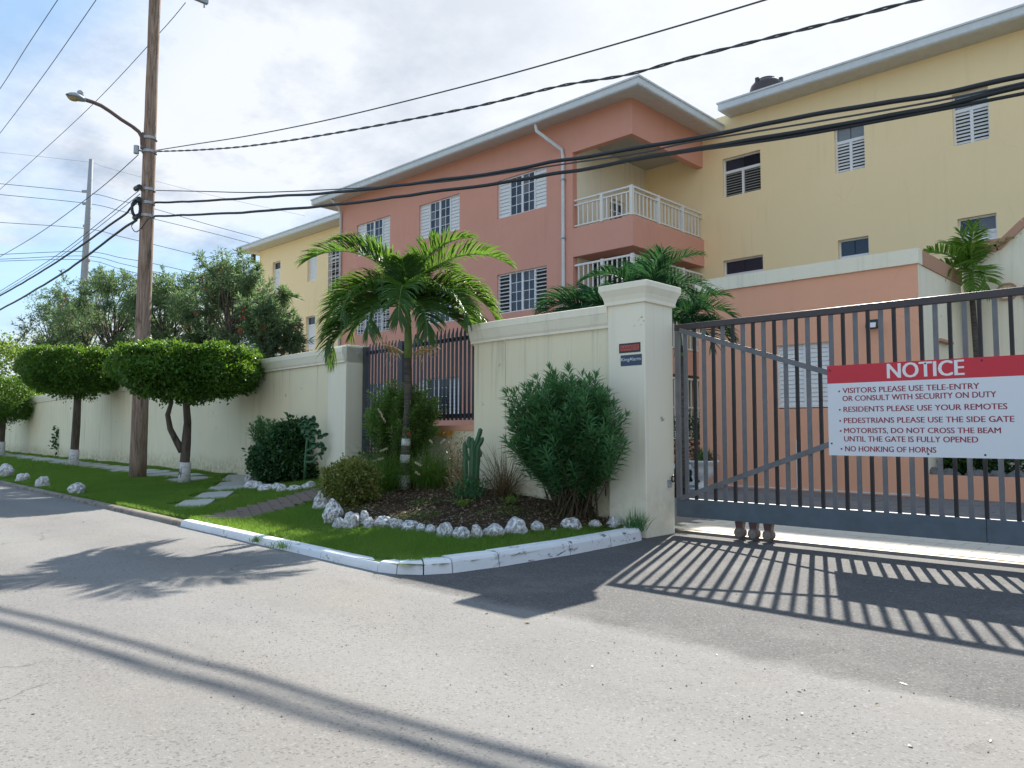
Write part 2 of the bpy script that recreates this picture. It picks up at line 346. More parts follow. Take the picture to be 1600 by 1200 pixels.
def kerb_mat(name, c, under, amt):
    m, t, o = new_mat(name); v = pos(t)
    w = mth(t, 'MULTIPLY', ramp(t, nz(t, pos(t, (1, 1, 2.5)), 7, 7, .72, .5), (amt, 0.), (amt + .05, 1.)), ramp(t, nz(t, v, 1.3, 3), (.4, .15), (.6, 1.)))
    col = mixc(t, w, c, under)
    col = mixc(t, mth(t, 'MULTIPLY', ramp(t, nz(t, v, 3, 5), (.4, 0.), (.8, 1.)), .25), col, (.45, .45, .43))
    fin(t, o, col, .75, nz(t, v, 22, 6, .7), .006, .8, spec=.3); return m
M['kerb_white'] = kerb_mat('whitewashed_kerb', (.78, .80, .82), (.12, .13, .14), .57)
M['kerb_bare'] = kerb_mat('bare_kerb_concrete', (.25, .21, .17), (.08, .07, .06), .48)
def rock_mat():
    m, t, o = new_mat('whitewashed_coral_rock'); v = pos(t)
    vo = N(t, 'ShaderNodeTexVoronoi', Vector=v, Scale=26., Randomness=1.).outputs['Distance']
    h = nz(t, v, 3.4, 8, .75)
    pit = mth(t, 'MULTIPLY', ramp(t, h, (.50, 0.), (.56, 1.)), ramp(t, nz(t, v, 8, 4, .7), (.40, 0.), (.50, 1.)))
    geo = N(t, 'ShaderNodeObjectInfo')
    amt = mth(t, 'ADD', mth(t, 'MULTIPLY', mth(t, 'POWER', geo.outputs['Random'], 2.), .75), .22)
    col = mixc(t, mth(t, 'MULTIPLY', pit, amt), (.82, .82, .82), (.10, .085, .07))
    col = mixc(t, mth(t, 'MULTIPLY', ramp(t, nz(t, v, 4, 4), (.45, 0.), (.75, 1.)), .35), col, (.45, .42, .37))
    fin(t, o, col, .9, mth(t, 'SUBTRACT', mth(t, 'MULTIPLY', h, .8), pit), .02, .9, spec=.2); return m
M['rock'] = rock_mat()
M['rock_dark'] = paint('grey_rock', (.12, .12, .125), .9, .5, (.3, .29, .27), bump=.01)

def bark(name, c1, c2, sc=(9, 9, 1.2), rough=.9):
    m, t, o = new_mat(name); h = nz(t, pos(t, sc), 1.6, 8, .72, .4); v = pos(t)
    col = mixc(t, ramp(t, h, (.35, 0.), (.62, 1.)), c1, c2)
    kn = ramp(t, nz(t, pos(t, (3, 3, 1)), 2.2, 4), (.62, 0.), (.68, 1.))
    col = mixc(t, mth(t, 'MULTIPLY', kn, .6), col, tuple(x * .35 for x in c1))
    fin(t, o, col, rough, h, .012, .9, spec=.2); return m
M['polewood'] = bark('weathered_pole_wood', (.15, .10, .075), (.40, .30, .24), (14, 14, .7))
M['bark'] = bark('grey_brown_bark', (.06, .05, .042), (.15, .125, .10))
M['stem'] = bark('dark_stem', (.07, .055, .035), (.14, .11, .07))
M['palmtrunk'] = bark('ringed_palm_trunk', (.05, .045, .04), (.15, .135, .12), (2.5, 2.5, 26))
M['wash'] = kerb_mat('whitewash_on_bark', (.66, .67, .68), (.12, .11, .1), .53)
M['shaft'] = paint('green_crownshaft', (.13, .24, .06), .45, .4, (.2, .22, .08))
M['straw'] = paint('dry_straw', (.42, .33, .17), .8, .3, (.25, .18, .1))
M['cactus'] = paint('cactus_skin', (.045, .14, .07), .55, .45, (.12, .2, .08))
M['flower'] = paint('red_orange_petal', (.55, .06, .03), .6, .2)
M['flowery'] = paint('yellow_orange_petal', (.8, .4, .02), .6, .2)
M['plume'] = paint('pale_grass_plume', (.72, .62, .46), .9, .2, (.6, .5, .36))

def leaf(name, c1, c2, tr, trf=.38, rough=.42, spec=.45, dry=None):
    m, t, o = new_mat(name)
    g = N(t, 'ShaderNodeNewGeometry')
    col = mixc(t, g.outputs['Random Per Island'], c1, c2)
    big = ramp(t, nz(t, pos(t), 1.7, 3), (.35, 0.), (.65, 1.))
    col = mixc(t, mth(t, 'MULTIPLY', big, .3), col, tuple(x * .55 for x in c1))
    if dry: col = mixc(t, mth(t, 'MULTIPLY', ramp(t, nz(t, pos(t), 1.1, 5, .65), (.50, 0.), (.68, 1.)), mth(t, 'MULTIPLY', g.outputs['Random Per Island'], .8)), col, dry)
    tcol = mixc(t, g.outputs['Random Per Island'], tr, tuple(x * .7 for x in tr))
    p = N(t, 'ShaderNodeBsdfPrincipled', Base_Color=col, Roughness=rough); p.inputs['Specular IOR Level'].default_value = spec
    tb = N(t, 'ShaderNodeBsdfTranslucent', Color=tcol)
    ms = N(t, 'ShaderNodeMixShader', i0=trf, i1=p.outputs[0], i2=tb.outputs[0])
    t.links.new(ms.outputs[0], o.inputs[0]); return m
M['l_palm'] = leaf('palm_leaf', (.035, .105, .028), (.085, .19, .04), (.25, .46, .06), .36, .42, .4)
M['l_palm_dark'] = leaf('dark_palm_leaf', (.02, .075, .04), (.04, .12, .055), (.07, .2, .06), .25, .85, .05)
M['l_olea'] = leaf('oleander_leaf', (.045, .145, .055), (.11, .27, .10), (.18, .42, .10), .36)
M['l_olea_far'] = leaf('far_oleander_leaf', (.075, .13, .07), (.17, .24, .12), (.24, .38, .14), .38, .5, .3)
M['l_topi'] = leaf('clipped_tree_leaf', (.032, .105, .016), (.08, .19, .026), (.22, .40, .035), .33, .42, .4)
M['l_dark'] = leaf('dark_shrub_leaf', (.02, .07, .022), (.045, .12, .035), (.07, .2, .04), .3)
M['l_var'] = leaf('yellow_green_shrub_leaf', (.055, .10, .02), (.34, .36, .10), (.42, .45, .08), .36)
M['l_light'] = leaf('pale_green_leaf', (.08, .19, .04), (.24, .38, .13), (.32, .52, .10), .4)
M['l_palm_lit'] = leaf('backlit_palm_leaf', (.07, .18, .02), (.15, .30, .04), (.32, .52, .06), .42)  # brighter palm leaf copy, backlight put into the colour
M['l_grass'] = leaf('lawn_grass_blade', (.075, .175, .03), (.19, .32, .055), (.30, .50, .06), .45, .55, .25, dry=(.30, .28, .09))
M['l_long'] = leaf('long_grass_blade', (.05, .13, .02), (.15, .27, .05), (.3, .5, .06), .45)
M['l_dry'] = leaf('dry_leaf', (.12, .085, .04), (.26, .19, .10), (.3, .2, .08), .3)
M['l_litter'] = leaf('leaf_litter', (.10, .06, .035), (.33, .25, .17), (.2, .12, .06), .15)
M['l_lime'] = leaf('lime_tree_leaf', (.10, .18, .03), (.20, .30, .06), (.35, .5, .08), .4)
# ================================================================== GROUND
def sheet(name, x0, y0, x1, y1, z, m, kind='structure', label=None):
    o = MB().quad((x0, y0, z), (x1, y0, z), (x1, y1, z), (x0, y1, z)).build(name, m); tag(o, label, None, None, kind); return o
sheet('ground', -900, -900, 900, 900, -.03, M['earth'], label='dry ground stretching away behind the walls and the road')
sheet('road', -160, -14, 60, 8.6, 0, M['asphalt'], label='worn grey asphalt road and darker driveway apron before the gate')
sheet('forecourt', -34, 8.604, 14, 34, .0, M['paver_shaded'], label='paved forecourt, coloured dark for shade, behind the boundary wall and gate')
# pale strip of pavers inside the gate, laid piece by piece
pav = empty('gate_threshold', (0, 0, 0)); tag(pav, 'pale paved strip under the sliding gate', None, None, 'structure')
pm = [MB().box(0, 0, 0, .392, .192, .012).mesh('paver', m) for m in (M['paver'], M['paver'])]
k = 0
for r_ in range(13):
    for c in range(20):
        x = -5.4 + c * .4 + (.2 if r_ % 2 else 0); y = 8.36 + r_ * .2
        inst('paver', pm[k % 2], pav, (x, y, random.uniform(0., .003)), (0, 0, random.uniform(-.006, .006))); k += 1
MB().box(-5.4, 8.10, -.01, 14, 8.13, .03).box(-5.4, 8.19, -.01, 14, 8.22, .022).build('gate_track', M['castiron'], pav)
MB().box(-5.4, 8.225, -.02, 14, 8.352, .010).build('track_bed', M['kerb_bare'], pav)
MB().box(2.65, 8.36, -.02, 14, 11, .012).build('far_paving', M['paver'], pav)
far = empty('forecourt_paving'); tag(far, 'pavers coloured dark for shade in front of the gatehouse', None, None, 'structure')
fp = MB()
for r_ in range(15):
    for c in range(34):
        x = -8.4 + c * .42 + (.21 if r_ % 2 else 0); y = 11.0 + r_ * .29; h = random.uniform(.008, .014)
        fp.box(x, y, .004, x + .41, y + .28, h)
tag(fp.build('paver', M['paver_shaded'], far), kind='stuff')

# lawn between kerb and wall
def grid_sheet(name, xs, ys, keep, m, zoff=0., extra=None):
    X, Y = np.meshgrid(xs, ys); Z = ground_z(X, Y) + zoff
    if extra is not None: Z = Z + extra(X, Y)
    nx, ny = len(xs), len(ys); v = np.stack([X, Y, Z], -1).reshape(-1, 3)
    i, j = np.meshgrid(np.arange(nx - 1), np.arange(ny - 1)); a = (j * nx + i).ravel()
    cx = (X[:-1, :-1] + X[1:, 1:]) / 2; cy = (Y[:-1, :-1] + Y[1:, 1:]) / 2
    kk = keep(cx, cy).ravel(); a = a[kk]
    f = np.stack([a, a + 1, a + nx + 1, a + nx], -1)
    me = bpy.data.meshes.new(name); me.from_pydata(v.tolist(), [], f.tolist())
    b = bmesh.new(); b.from_mesh(me); bmesh.ops.delete(b, geom=[q for q in b.verts if not q.link_faces], context='VERTS'); b.to_mesh(me); b.free()
    me.materials.append(m); me.polygons.foreach_set('use_smooth', [True] * len(me.polygons))
    o = bpy.data.objects.new(name, me); COL.objects.link(o); return o
def in_lawn(x, y, e=.1): return (y > kerb_y(x) + e) & (y < wall_y(x) + .75) & ((x < side_x(np.clip(y, 4.1, 7.5)) - e))
xs = np.concatenate([np.arange(-130, -30, 1.), np.arange(-30, -12, .25), np.arange(-12, -4.7, .05)])
ys = np.concatenate([np.arange(4.0, 8.6, .05), np.arange(8.6, 20, .4)])
lawn = grid_sheet('lawn', xs, ys, lambda x, y: in_lawn(x, y, .035), M['turf'])
tag(lawn, 'green lawn verge between the kerb and the boundary wall', None, None, 'structure')
# flower bed: rock-edged soil
bed_px = [(497, 782), (508, 800), (520, 815), (545, 824), (572, 822), (600, 823), (640, 830), (665, 838), (690, 842), (720, 843), (745, 842), (773, 838), (806, 835), (838, 832),
          (893, 828), (931, 827), (959, 822), (975, 820)]
bed_line = np.array([hit(*p)[:2] for p in bed_px])
def bed_front(x): return np.interp(x, bed_line[:, 0], bed_line[:, 1])
BX0, BX1 = float(bed_line[:, 0].min()), -5.25
_o = np.argsort(bed_line[:, 0]); bl = bed_line[_o]
def bed_y(x): return np.interp(x, bl[:, 0], bl[:, 1])
def in_bed(x, y): return (x > -10.2) & (x < BX1) & (y > bed_y(x) + .04) & (y < wall_y(x) + .7)
bed = grid_sheet('flower_bed', np.arange(-10.3, -5.1, .06), np.arange(5.0, 8.6, .06), lambda x, y: in_bed(x, y) & in_lawn(x, y), M['soil'], .018,
                 lambda X, Y: np.vectorize(lambda a, b: .022 * mnoise.noise(Vector((a * 4, b * 4, 0))) + .008 * mnoise.noise(Vector((a * 17, b * 17, 3))))(X, Y))
tag(bed, 'brown mulched flower bed in front of the gate wall', None, None, 'structure')

# kerbs
kerb = empty('kerb'); tag(kerb, 'low concrete kerb, whitewashed round the corner and bare further along', None, None, 'structure')
def kerb_stones(path, h, w, mat_, gap=.006):
    for i in range(len(path) - 1):
        (p, o), (q, oo) = path[i], path[i + 1]; p = np.array(p); q = np.array(q)
        d = q - p; L = np.linalg.norm(d); d = d / L; m = MB(); ns = max(2, int(L / .25))
        pts = []
        for j in range(ns + 1):
            f = j / ns; c = p + d * (gap + (L - 2 * gap) * f); ov = np.array(o) * (1 - f) + np.array(oo) * f
            c = c + ov * .012 * mnoise.noise(Vector((c[0] * 2.1, c[1] * 2.1, 5)))
            pts.append(((c[0], c[1], 0), (ov[0], ov[1])))
        hh = h(f_ := i) if callable(h) else h
        m.sweep([(-w, -.05), (0.02, -.05), (0.0, hh * .75), (-.018, hh * .96), (-.05, hh + .004), (-w + .02, hh), (-w, hh * .9)], pts)
        m.build('kerb_stone', mat_, kerb, smooth=False)
fo = np.array([-.048, -1.]); fo /= np.linalg.norm(fo)
xs_ = list(np.arange(-9.9, -60, -1.3))
kerb_stones([((x, kerb_y(x)), fo) for x in xs_], .055, .13, M['kerb_bare'])
kerb_stones([((x, kerb_y(x)), fo) for x in (-5.45, -6.4, -7.35, -8.5, -9.9)], .075, .15, M['kerb_white'])
arc = []
for a_, (x, y) in ((270, (-5.45, 4.055)), (290, (-5.24, 4.10)), (325, (-5.06, 4.24)), (348, (-4.945, 4.46)), (356, (-4.87, 4.95)), (358, (-4.835, 5.9)), (0, (-4.85, 6.6)), (4, (-4.90, 7.22)), (30, (-5.02, 7.40))):
    arc.append(((x, y), np.array([math.cos(R(a_)), math.sin(R(a_))])))
kerb_stones(arc, lambda i: min(.13, .088 + .012 * i), .20, M['kerb_white'])

# stepping slabs through the lawn
path = empty('garden_path'); tag(path, 'path of pale concrete stepping slabs from the kerb to the boundary wall', None, None, 'structure')
def slab(c, u, L, W):
    v = np.array([-u[1], u[0]]); z = ground_z(c[0], c[1]); m = MB(); k = 0
    cs = [c + u * a * L / 2 + v * b * W / 2 for a, b in ((-1, -1), (1, -1), (1, 1), (-1, 1))]
    zs = [float(ground_z(*p)) for p in cs]
    m.v = [(p[0], p[1], q - .03) for p, q in zip(cs, zs)] + [(p[0], p[1], q + .022) for p, q in zip(cs, zs)]
    m.f = [(3, 2, 1, 0), (4, 5, 6, 7), (0, 1, 5, 4), (1, 2, 6, 5), (2, 3, 7, 6), (3, 0, 4, 7)]
    m.build('paving_slab', M['slab'], path, bevel=.006)
slabs = []
def slab_px(px, py, L, W, a): p = hit(px, py)[:2]; u = np.array([math.cos(R(a)), math.sin(R(a))]); slab(p, u, L, W); slabs.append(p)
slab_px(303, 788.5, 1.32, .5, 145); slab_px(334, 775, 1.32, .55, 145)
for px, py in ((352, 764.5), (366, 757), (375, 750.5), (376, 745)): slab_px(px, py, 1.3, .62, 148)
p0 = hit(372, 741)[:2]
for i in range(30):
    c = np.array([p0[0] - i * 1.02, 0]); c[1] = wall_y(c[0]) - .72 - .02 * (i % 3)
    if i == 0: c[1] -= .25
    slab(c, np.array([0.12, 1.]) / 1.007, .80, .86); slabs.append(c)
slabs = np.array(slabs)
# brown brick side path from the kerb to the side gate
sp = empty('brick_path'); tag(sp, 'narrow brown-grey brick path crossing the lawn to the side gate', None, None, 'structure')
a0, a1 = hit(355, 812)[:2], hit(485, 776)[:2]; d = (a1 - a0) / np.linalg.norm(a1 - a0); nv = np.array([-d[1], d[0]]); LP = np.linalg.norm(a1 - a0) + .8
bm_ = MB().box(-.098, -.05, -.02, .098, .05, .02).mesh('brick', M['brick'])
nb = 0
for i in range(int(LP / .105)):
    for j in range(4):
        c = a0 + d * (i * .105) + nv * ((j - 1.5) * .205 + (.05 if i % 2 else -.05)); z = float(ground_z(*c)) + .012 + random.uniform(-.003, .004)
        e = .1; gz = (float(ground_z(*(c + d * e))) - float(ground_z(*(c - d * e)))) / (2 * e); gx = (float(ground_z(*(c + nv * e))) - float(ground_z(*(c - nv * e)))) / (2 * e)
        o = inst('brick', bm_, sp, (c[0], c[1], z), (math.atan(gz), math.atan(-gx), math.atan2(nv[1], nv[0]) + random.uniform(-.02, .02))); nb += 1
def on_path(x, y, m=.0):
    r = (x - a0[0]) * d[0] + (y - a0[1]) * d[1]; s = (x - a0[0]) * nv[0] + (y - a0[1]) * nv[1]
    return (r > -.05) & (r < LP) & (np.abs(s) < .44 + m)

# ================================================================== BOUNDARY WALLS
cap_w = [(0, 0), (.035, 0), (.035, .03), (.05, .06), (.08, .17), (.085, .175), (.085, .265), (.05, .275), (0, .275)]
def wallcap(m, path_, scale=1.): return m.sweep([(a, z) for a, z in cap_w], path_)
# gate pillar
PX0, PX1, PY0, PY1 = -5.47, -4.945, 7.42, 8.02
gp = empty('gate_pillar', ((PX0 + PX1) / 2, PY0, 0)); tag(gp, 'tall pale cream gate pillar with a moulded cap, left of the sliding gate', 'pillar')
def loc_off(o, root): o.matrix_parent_inverse = Matrix.Translation(-Vector(root.location)); return o
o = MB().box(PX0, PY0, -.05, PX1, PY1, 2.74).build('pillar_shaft', M['cream_pale'], gp, bevel=.012); loc_off(o, gp)
m = MB(); cx, cy = (PX0 + PX1) / 2, (PY0 + PY1) / 2; hx, hy = (PX1 - PX0) / 2, (PY1 - PY0) / 2
prof = [(.03, 2.70), (.03, 2.745), (.045, 2.80), (.075, 2.865), (.08, 2.87), (.08, 2.935), (.075, 2.945)]
k = 0
for a, z in prof: m.v += [(cx - hx - a, cy - hy - a, z), (cx + hx + a, cy - hy - a, z), (cx + hx + a, cy + hy + a, z), (cx - hx - a, cy + hy + a, z)]
for i in range(len(prof) - 1):
    for j in range(4): m.f.append((i * 4 + j, i * 4 + (j + 1) % 4, i * 4 + 4 + (j + 1) % 4, i * 4 + 4 + j))
m.f += [(3, 2, 1, 0), tuple(len(m.v) - 4 + j for j in range(4))]
o = m.build('pillar_cap', M['cream_pale'], gp, bevel=.006); loc_off(o, gp)
# padlock hasp ring on the pillar
hp = on_x(1046, 748, PX1)
lk = empty('lock_ring', tuple(hp)); tag(lk, 'small black ring lock hanging on the pillar side beside the gate', 'lock')
ring = [(.035, .03 + .035 * math.cos(a), .035 * math.sin(a)) for a in np.linspace(0, 2 * math.pi, 13)]
MB().tube(ring, .010, 6, False).build('ring', M['black'], lk, smooth=True)
MB().box(.002, -.045, -.10, .03, .0, -.03).box(.002, -.05, -.03, .02, .04, -.015).build('hasp', M['galv'], lk)
# stickers
def sticker(name, label, pxs, mat_, lines):
    a = on_y(*pxs[0], PY0); b = on_y(*pxs[1], PY0)
    r = empty(name, (a[0], PY0 - .004, b[2])); tag(r, label, 'sticker'); w, h = b[0] - a[0], a[2] - b[2]
    MB().box(0, 0, 0, w, .003, h).build('plate', mat_, r)
    for tx, x0, x1, z0, z1, mm, bgm in lines:
        if bgm: MB().box(w * x0 - .008, -.0015, h * z0 - .008, w * x1 + .008, -.0002, h * z1 + .008).build('colour_field', bgm, r)
        if tx: text_part(tx, r, (w * x0, -.003, h * z0), w * (x1 - x0), h * (z1 - z0), mm)
    return r
def text_part(s, parent, loc, w, h, m, off=.0, name='lettering', bold=0.):
    cu = bpy.data.curves.new('t', 'FONT'); cu.body = s; cu.size = 1; cu.offset = off; cu.extrude = .0; cu.resolution_u = 3
    ob = bpy.data.objects.new('t', cu); COL.objects.link(ob); bpy.context.view_layer.update()
    dg = bpy.context.evaluated_depsgraph_get(); me = bpy.data.meshes.new_from_object(ob.evaluated_get(dg)); bpy.data.objects.remove(ob); bpy.data.curves.remove(cu)
    v = np.array([q.co[:] for q in me.vertices]); x0, x1, y0, y1 = v[:, 0].min(), v[:, 0].max(), v[:, 1].min(), v[:, 1].max()
    for q in me.vertices: q.co = ((q.co.x - x0) / (x1 - x0) * w, 0, (q.co.y - y0) / (y1 - y0) * h)
    me.materials.clear(); me.materials.append(m); me.name = name
    for p in me.polygons: p.material_index = 0
    if bold:   # thicken the strokes: the same letters again, a hair to the right and proud
        b = bmesh.new(); b.from_mesh(me); g_ = bmesh.ops.duplicate(b, geom=b.verts[:] + b.edges[:] + b.faces[:]); bmesh.ops.translate(b, verts=[e for e in g_['geom'] if isinstance(e, bmesh.types.BMVert)], vec=(bold, -.0004, 0)); b.to_mesh(me); b.free()
    me.update(); o = bpy.data.objects.new(name, me); COL.objects.link(o); o.parent = parent; o.location = loc; return o
sticker('security_sticker', 'small black sticker with red HAWKEYE panel on the gate pillar', [(967.5, 537.5), (1001, 549.5)], M['sticker_black'],
        [('HAWKEYE', .10, .90, .30, .72, M['sticker_black'], M['sticker_red']), ('PROTECTED BY', .30, .70, .84, .94, M['letter_white'], None), ('RAPID RESPONSE', .28, .72, .07, .17, M['letter_white'], None)][:1])
sticker('alarm_sticker', 'small blue sticker reading KingAlarm under the red and black one', [(970, 555.5), (1003, 570)], M['sticker_blue'],
        [('KingAlarm', .04, .96, .34, .74, M['letter_white'], None)])

# wall between the pillar and the corner
gw = empty('gate_wall', (KX, KY, 0)); tag(gw, 'cream wall section with moulded coping between pillar and iron fence', 'wall')
MB().box(KX, KY, -.1, PX0 + .002, KY + .24, 2.44).build('wall', M['cream'], gw)
gw.children[0].matrix_parent_inverse = Matrix.Translation((-KX, -KY, 0))
def WB(u, off=0., z=0.): p = np.array([KX, KY, 0]) + DB * u + NB * off; return (float(p[0]), float(p[1]), z)
UF0 = float(np.linalg.norm(on_plane(741, 560, (KX, KY), DB)[:2] - [KX, KY]))     # right end of the iron fence opening
UP0 = float(np.linalg.norm(on_plane(543, 600, (KX, KY), DB)[:2] - [KX, KY]))     # pier right edge
UP1 = float(np.linalg.norm(on_plane(515, 600, (KX, KY), DB)[:2] - [KX, KY]))
# recess of the fence behind the wall face
rr_ = ray(569, 600); A_ = np.array(WB(UP0)); nrm = -NB; n2 = np.array([-nrm[1], nrm[0]])
t_ = ((A_[:2] - C_[:2]) @ n2) / (rr_[:2] @ n2); REC = float(((C_ + rr_ * t_ - A_)[:2]) @ nrm[:2])
def capsweep(name, pts, parent, mm, z0):
    m = MB().sweep([(a, z + z0) for a, z in cap_w] , pts); o = m.build(name, mm, parent); return o
o = capsweep('coping', [((PX0 - .001, KY, 0), (0, -1)), ((KX + .05, KY, 0), (0, -1)), ((KX - .04, KY, 0), (-.0375, -1)), (WB(UF0 + .04), tuple(NB[:2]))], gw, M['cream_pale'], 2.45)
o.matrix_parent_inverse = Matrix.Translation((-KX, -KY, 0))
m = MB(); m.v = [(PX0, KY + .001, 2.43), (KX, KY + .001, 2.43), WB(UF0 + .04, -.001, 2.43), WB(UF0 + .04, -.26, 2.43), (KX, KY + .26, 2.43), (PX0, KY + .26, 2.43)]
m.v += [(a, b, 2.722) for a, b, c in m.v]; m.f = [(5, 4, 3, 2, 1, 0), (6, 7, 8, 9, 10, 11)] + [(i, (i + 1) % 6, 6 + (i + 1) % 6, 6 + i) for i in range(6)]
o = m.build('coping_core', M['cream_pale'], gw); o.matrix_parent_inverse = Matrix.Translation((-KX, -KY, 0))
def wb_box(m, u0, u1, o0, o1, z0, z1):
    k = len(m.v); m.v += [WB(u, o, z) for z in (z0, z1) for u, o in ((u0, o0), (u1, o0), (u1, o1), (u0, o1))]
    m.f += [tuple(k + i for i in q) for q in ((0, 1, 2, 3), (7, 6, 5, 4), (1, 0, 4, 5), (2, 1, 5, 6), (3, 2, 6, 7), (0, 3, 7, 4))]; return m
o = wb_box(MB(), .01, UF0, 0, -REC - .08, -.1, 2.44).build('wall_return', M['cream'], gw); o.matrix_parent_inverse = Matrix.Translation((-KX, -KY, 0))
# long wall with pier
lw = empty('boundary_wall', WB(UP0)); tag(lw, 'long stained cream boundary wall with coping running along the lawn', 'wall')
inv = Matrix.Translation(-Vector(lw.location))
def lwp(o): o.matrix_parent_inverse = inv; return o
lwp(wb_box(MB(), UP0, UP1, .035, -REC - .1, -.1, 2.74).build('pier', M['cream_pale'], lw, bevel=.01))
u = UP1 + .002; first = True
while u < 110:
    L = 3.6 if u < 40 else 12.
    lwp(wb_box(MB(), u, u + L - .008, 0, -.22, -.2, 2.44).build('wall_panel', M['cream'], lw))
    lwp(MB().sweep([(a, z + 2.445) for a, z in cap_w] + [(-.22, .275 + 2.445), (-.22, 2.445)], [(WB(u), tuple(NB[:2])), (WB(u + L - .006), tuple(NB[:2]))]).build('coping', M['cream_pale'], lw))
    u += L
lwp(MB().sweep([(a + .035, z + 2.43) for a, z in cap_w] + [(-REC, .275 + 2.43), (-REC, 2.43)], [(WB(UP0 - .0), tuple(NB[:2])), (WB(UP1 + .03), tuple(NB[:2]))]).build('pier_coping', M['cream_pale'], lw))
# iron fence on its low wall and the side gate
FO = -REC + .02
ipz = Vector(WB(UF0, FO, 0))
fe = empty('iron_fence', ipz); tag(fe, 'dark blue-grey iron fence of close pickets with slanted tops on low wall', 'fence')
sg = empty('side_gate', Vector(WB(UP0, FO, 0))); tag(sg, 'tall dark iron side gate with close pickets beside the wall pier', 'gate')
UG = float(np.linalg.norm(on_plane(631, 600, (WB(0, FO)[0], WB(0, FO)[1]), DB)[:2] - np.array(WB(0, FO))[:2]))
ZT = 2.80; ZL = 1.38
def picket(m, u, w, dep, z0, z1, cut):
    k = len(m.v)
    for (du, do) in ((0, 0), (w, 0), (w, -dep), (0, -dep)): m.v.append(WB(u + du, FO + do, z0))
    for (du, do, z) in ((0, 0, z1), (w, 0, z1 - cut), (w, -dep, z1 - cut), (0, -dep, z1)): m.v.append(WB(u + du, FO + do, z))
    m.f += [tuple(k + i for i in q) for q in ((0, 1, 2, 3), (7, 6, 5, 4), (1, 0, 4, 5), (2, 1, 5, 6), (3, 2, 6, 7), (0, 3, 7, 4))]; return m
def par(o, r): o.matrix_parent_inverse = Matrix.Translation(-Vector(r.location)); return o
u = UF0 - .02; pitch = .102
lowz = 1.30
while u < UG - .02:
    par(picket(MB(), u, .050, .014, ZL, ZT, .10).build('picket', M['fence_metal'], fe), fe); u += pitch
par(wb_box(MB(), UF0 - .12, UG, FO - .032, FO - .062, 2.60, 2.66).build('rail', M['fence_metal'], fe), fe)
par(wb_box(MB(), UF0 - .12, UG, FO - .032, FO - .062, ZL + .03, ZL + .10).build('rail', M['fence_metal'], fe), fe)
par(wb_box(MB(), UF0 - .1, UG + .05, FO + .03, FO - .16, -.1, lowz - .08).build('low_wall', M['cream'], fe), fe)
par(wb_box(MB(), UF0 - .1, UG + .05, FO + .045, FO - .17, lowz - .079, lowz).build('sill', M['orange'], fe), fe)
u = UG + .10
for w in ((UG + .03, .10), (UP0 - .11, .10)):
    par(wb_box(MB(), w[0], w[0] + w[1], FO + .02, FO - .08, .2, 2.72).build('gate_post', M['fence_metal'], sg), sg)
u = UG + .15
while u < UP0 - .15:
    par(picket(MB(), u, .050, .014, .42, ZT - .04, .08).build('picket', M['fence_metal'], sg), sg); u += pitch
for z in (.5, 1.5, 2.58): par(wb_box(MB(), UG + .13, UP0 - .112, FO - .032, FO - .062, z, z + .06).build('rail', M['fence_metal'], sg), sg)

# ================================================================== SLIDING GATE
GY = 8.055
g = empty('sliding_gate', (-4.9, GY, 0)); tag(g, 'black and grey steel sliding gate of upright bars on rollers', 'gate')
GX0, GX1, GT, GB = -4.93, 2.6, 2.49, .20
def gpart(o): return par(o, g)
gpart(MB().box(GX0, GY - .03, GT - .07, GX1, GY + .03, GT).build('top_rail', M['gate_rail'], g, bevel=.004))
gpart(MB().box(GX0, GY - .03, GB, GX1 * 0 - 1.72, GY + .03, GB + .215).build('bottom_rail', M['gate_panel'], g, bevel=.003))
gpart(MB().box(-1.716, GY - .03, GB, GX1, GY + .03, GB + .215).build('bottom_rail', M['gate_panel'], g, bevel=.003))
gpart(MB().box(GX0, GY - .025, GB + .216, GX0 + .055, GY + .025, GT - .071).build('end_post', M['gate_grey'], g, bevel=.003))
bar_b = MB().box(-.016, -.016, GB + .21, .016, .016, GT - .065).mesh('bar', M['gate_black']); bar_g = MB().box(-.02, -.016, GB + .21, .02, .016, GT - .065).mesh('bar', M['gate_grey'])
x = -4.795; i = 0
while x < GX1 - .03:
    o = inst('bar', bar_g if i % 2 == 0 else bar_b, g, (x + 4.9, 0, 0)); i += 1; x += .1232
def zx(px, py): p = on_y(px, py, GY - .03); return p[0], p[2]
a, b = zx(1062, 516), zx(1468, 632); c = zx(1064, 779)
for (p, q) in ((a, b), (c, b), ((2 * b[0] - a[0], a[1]), b), ((2 * b[0] - c[0], c[1]), b)):
    gpart(MB().bar((p[0], GY - .037, p[1]), (q[0], GY - .0365, q[1]), .012, .058, up=(0, 0, 1)).build('brace', M['gate_grey'], g))
for px in (1155, 1176.5, 1199.5, 1900):
    p = on_y(px, 832, GY - .03); r = MB(); x = p[0]
    br = MB(); k = 0
    br.v = [(x - .05, GY - .035, GB - .002), (x + .05, GY - .035, GB - .002), (x + .035, GY - .035, .12), (x - .035, GY - .035, .12)]
    br.v += [(a_, b_ + .07, c_) for a_, b_, c_ in br.v]; br.f = [(0, 3, 2, 1), (4, 5, 6, 7)] + [(i, (i + 1) % 4, 4 + (i + 1) % 4, 4 + i) for i in range(4)]
    b_o = gpart(br.build('roller_bracket', M['darkred'], g))
    n = 20; MB().tube([(x, GY - .045, .078), (x, GY + .045, .078)], .058, n).build('roller', M['brownmetal'], b_o, bevel=.004)
    MB().tube([(x, GY - .050, .078), (x, GY - .0455, .078)], .043, n).tube([(x, GY - .062, .078), (x, GY - .0505, .078)], .014, 6).build('roller_hub', M['castiron'], b_o)

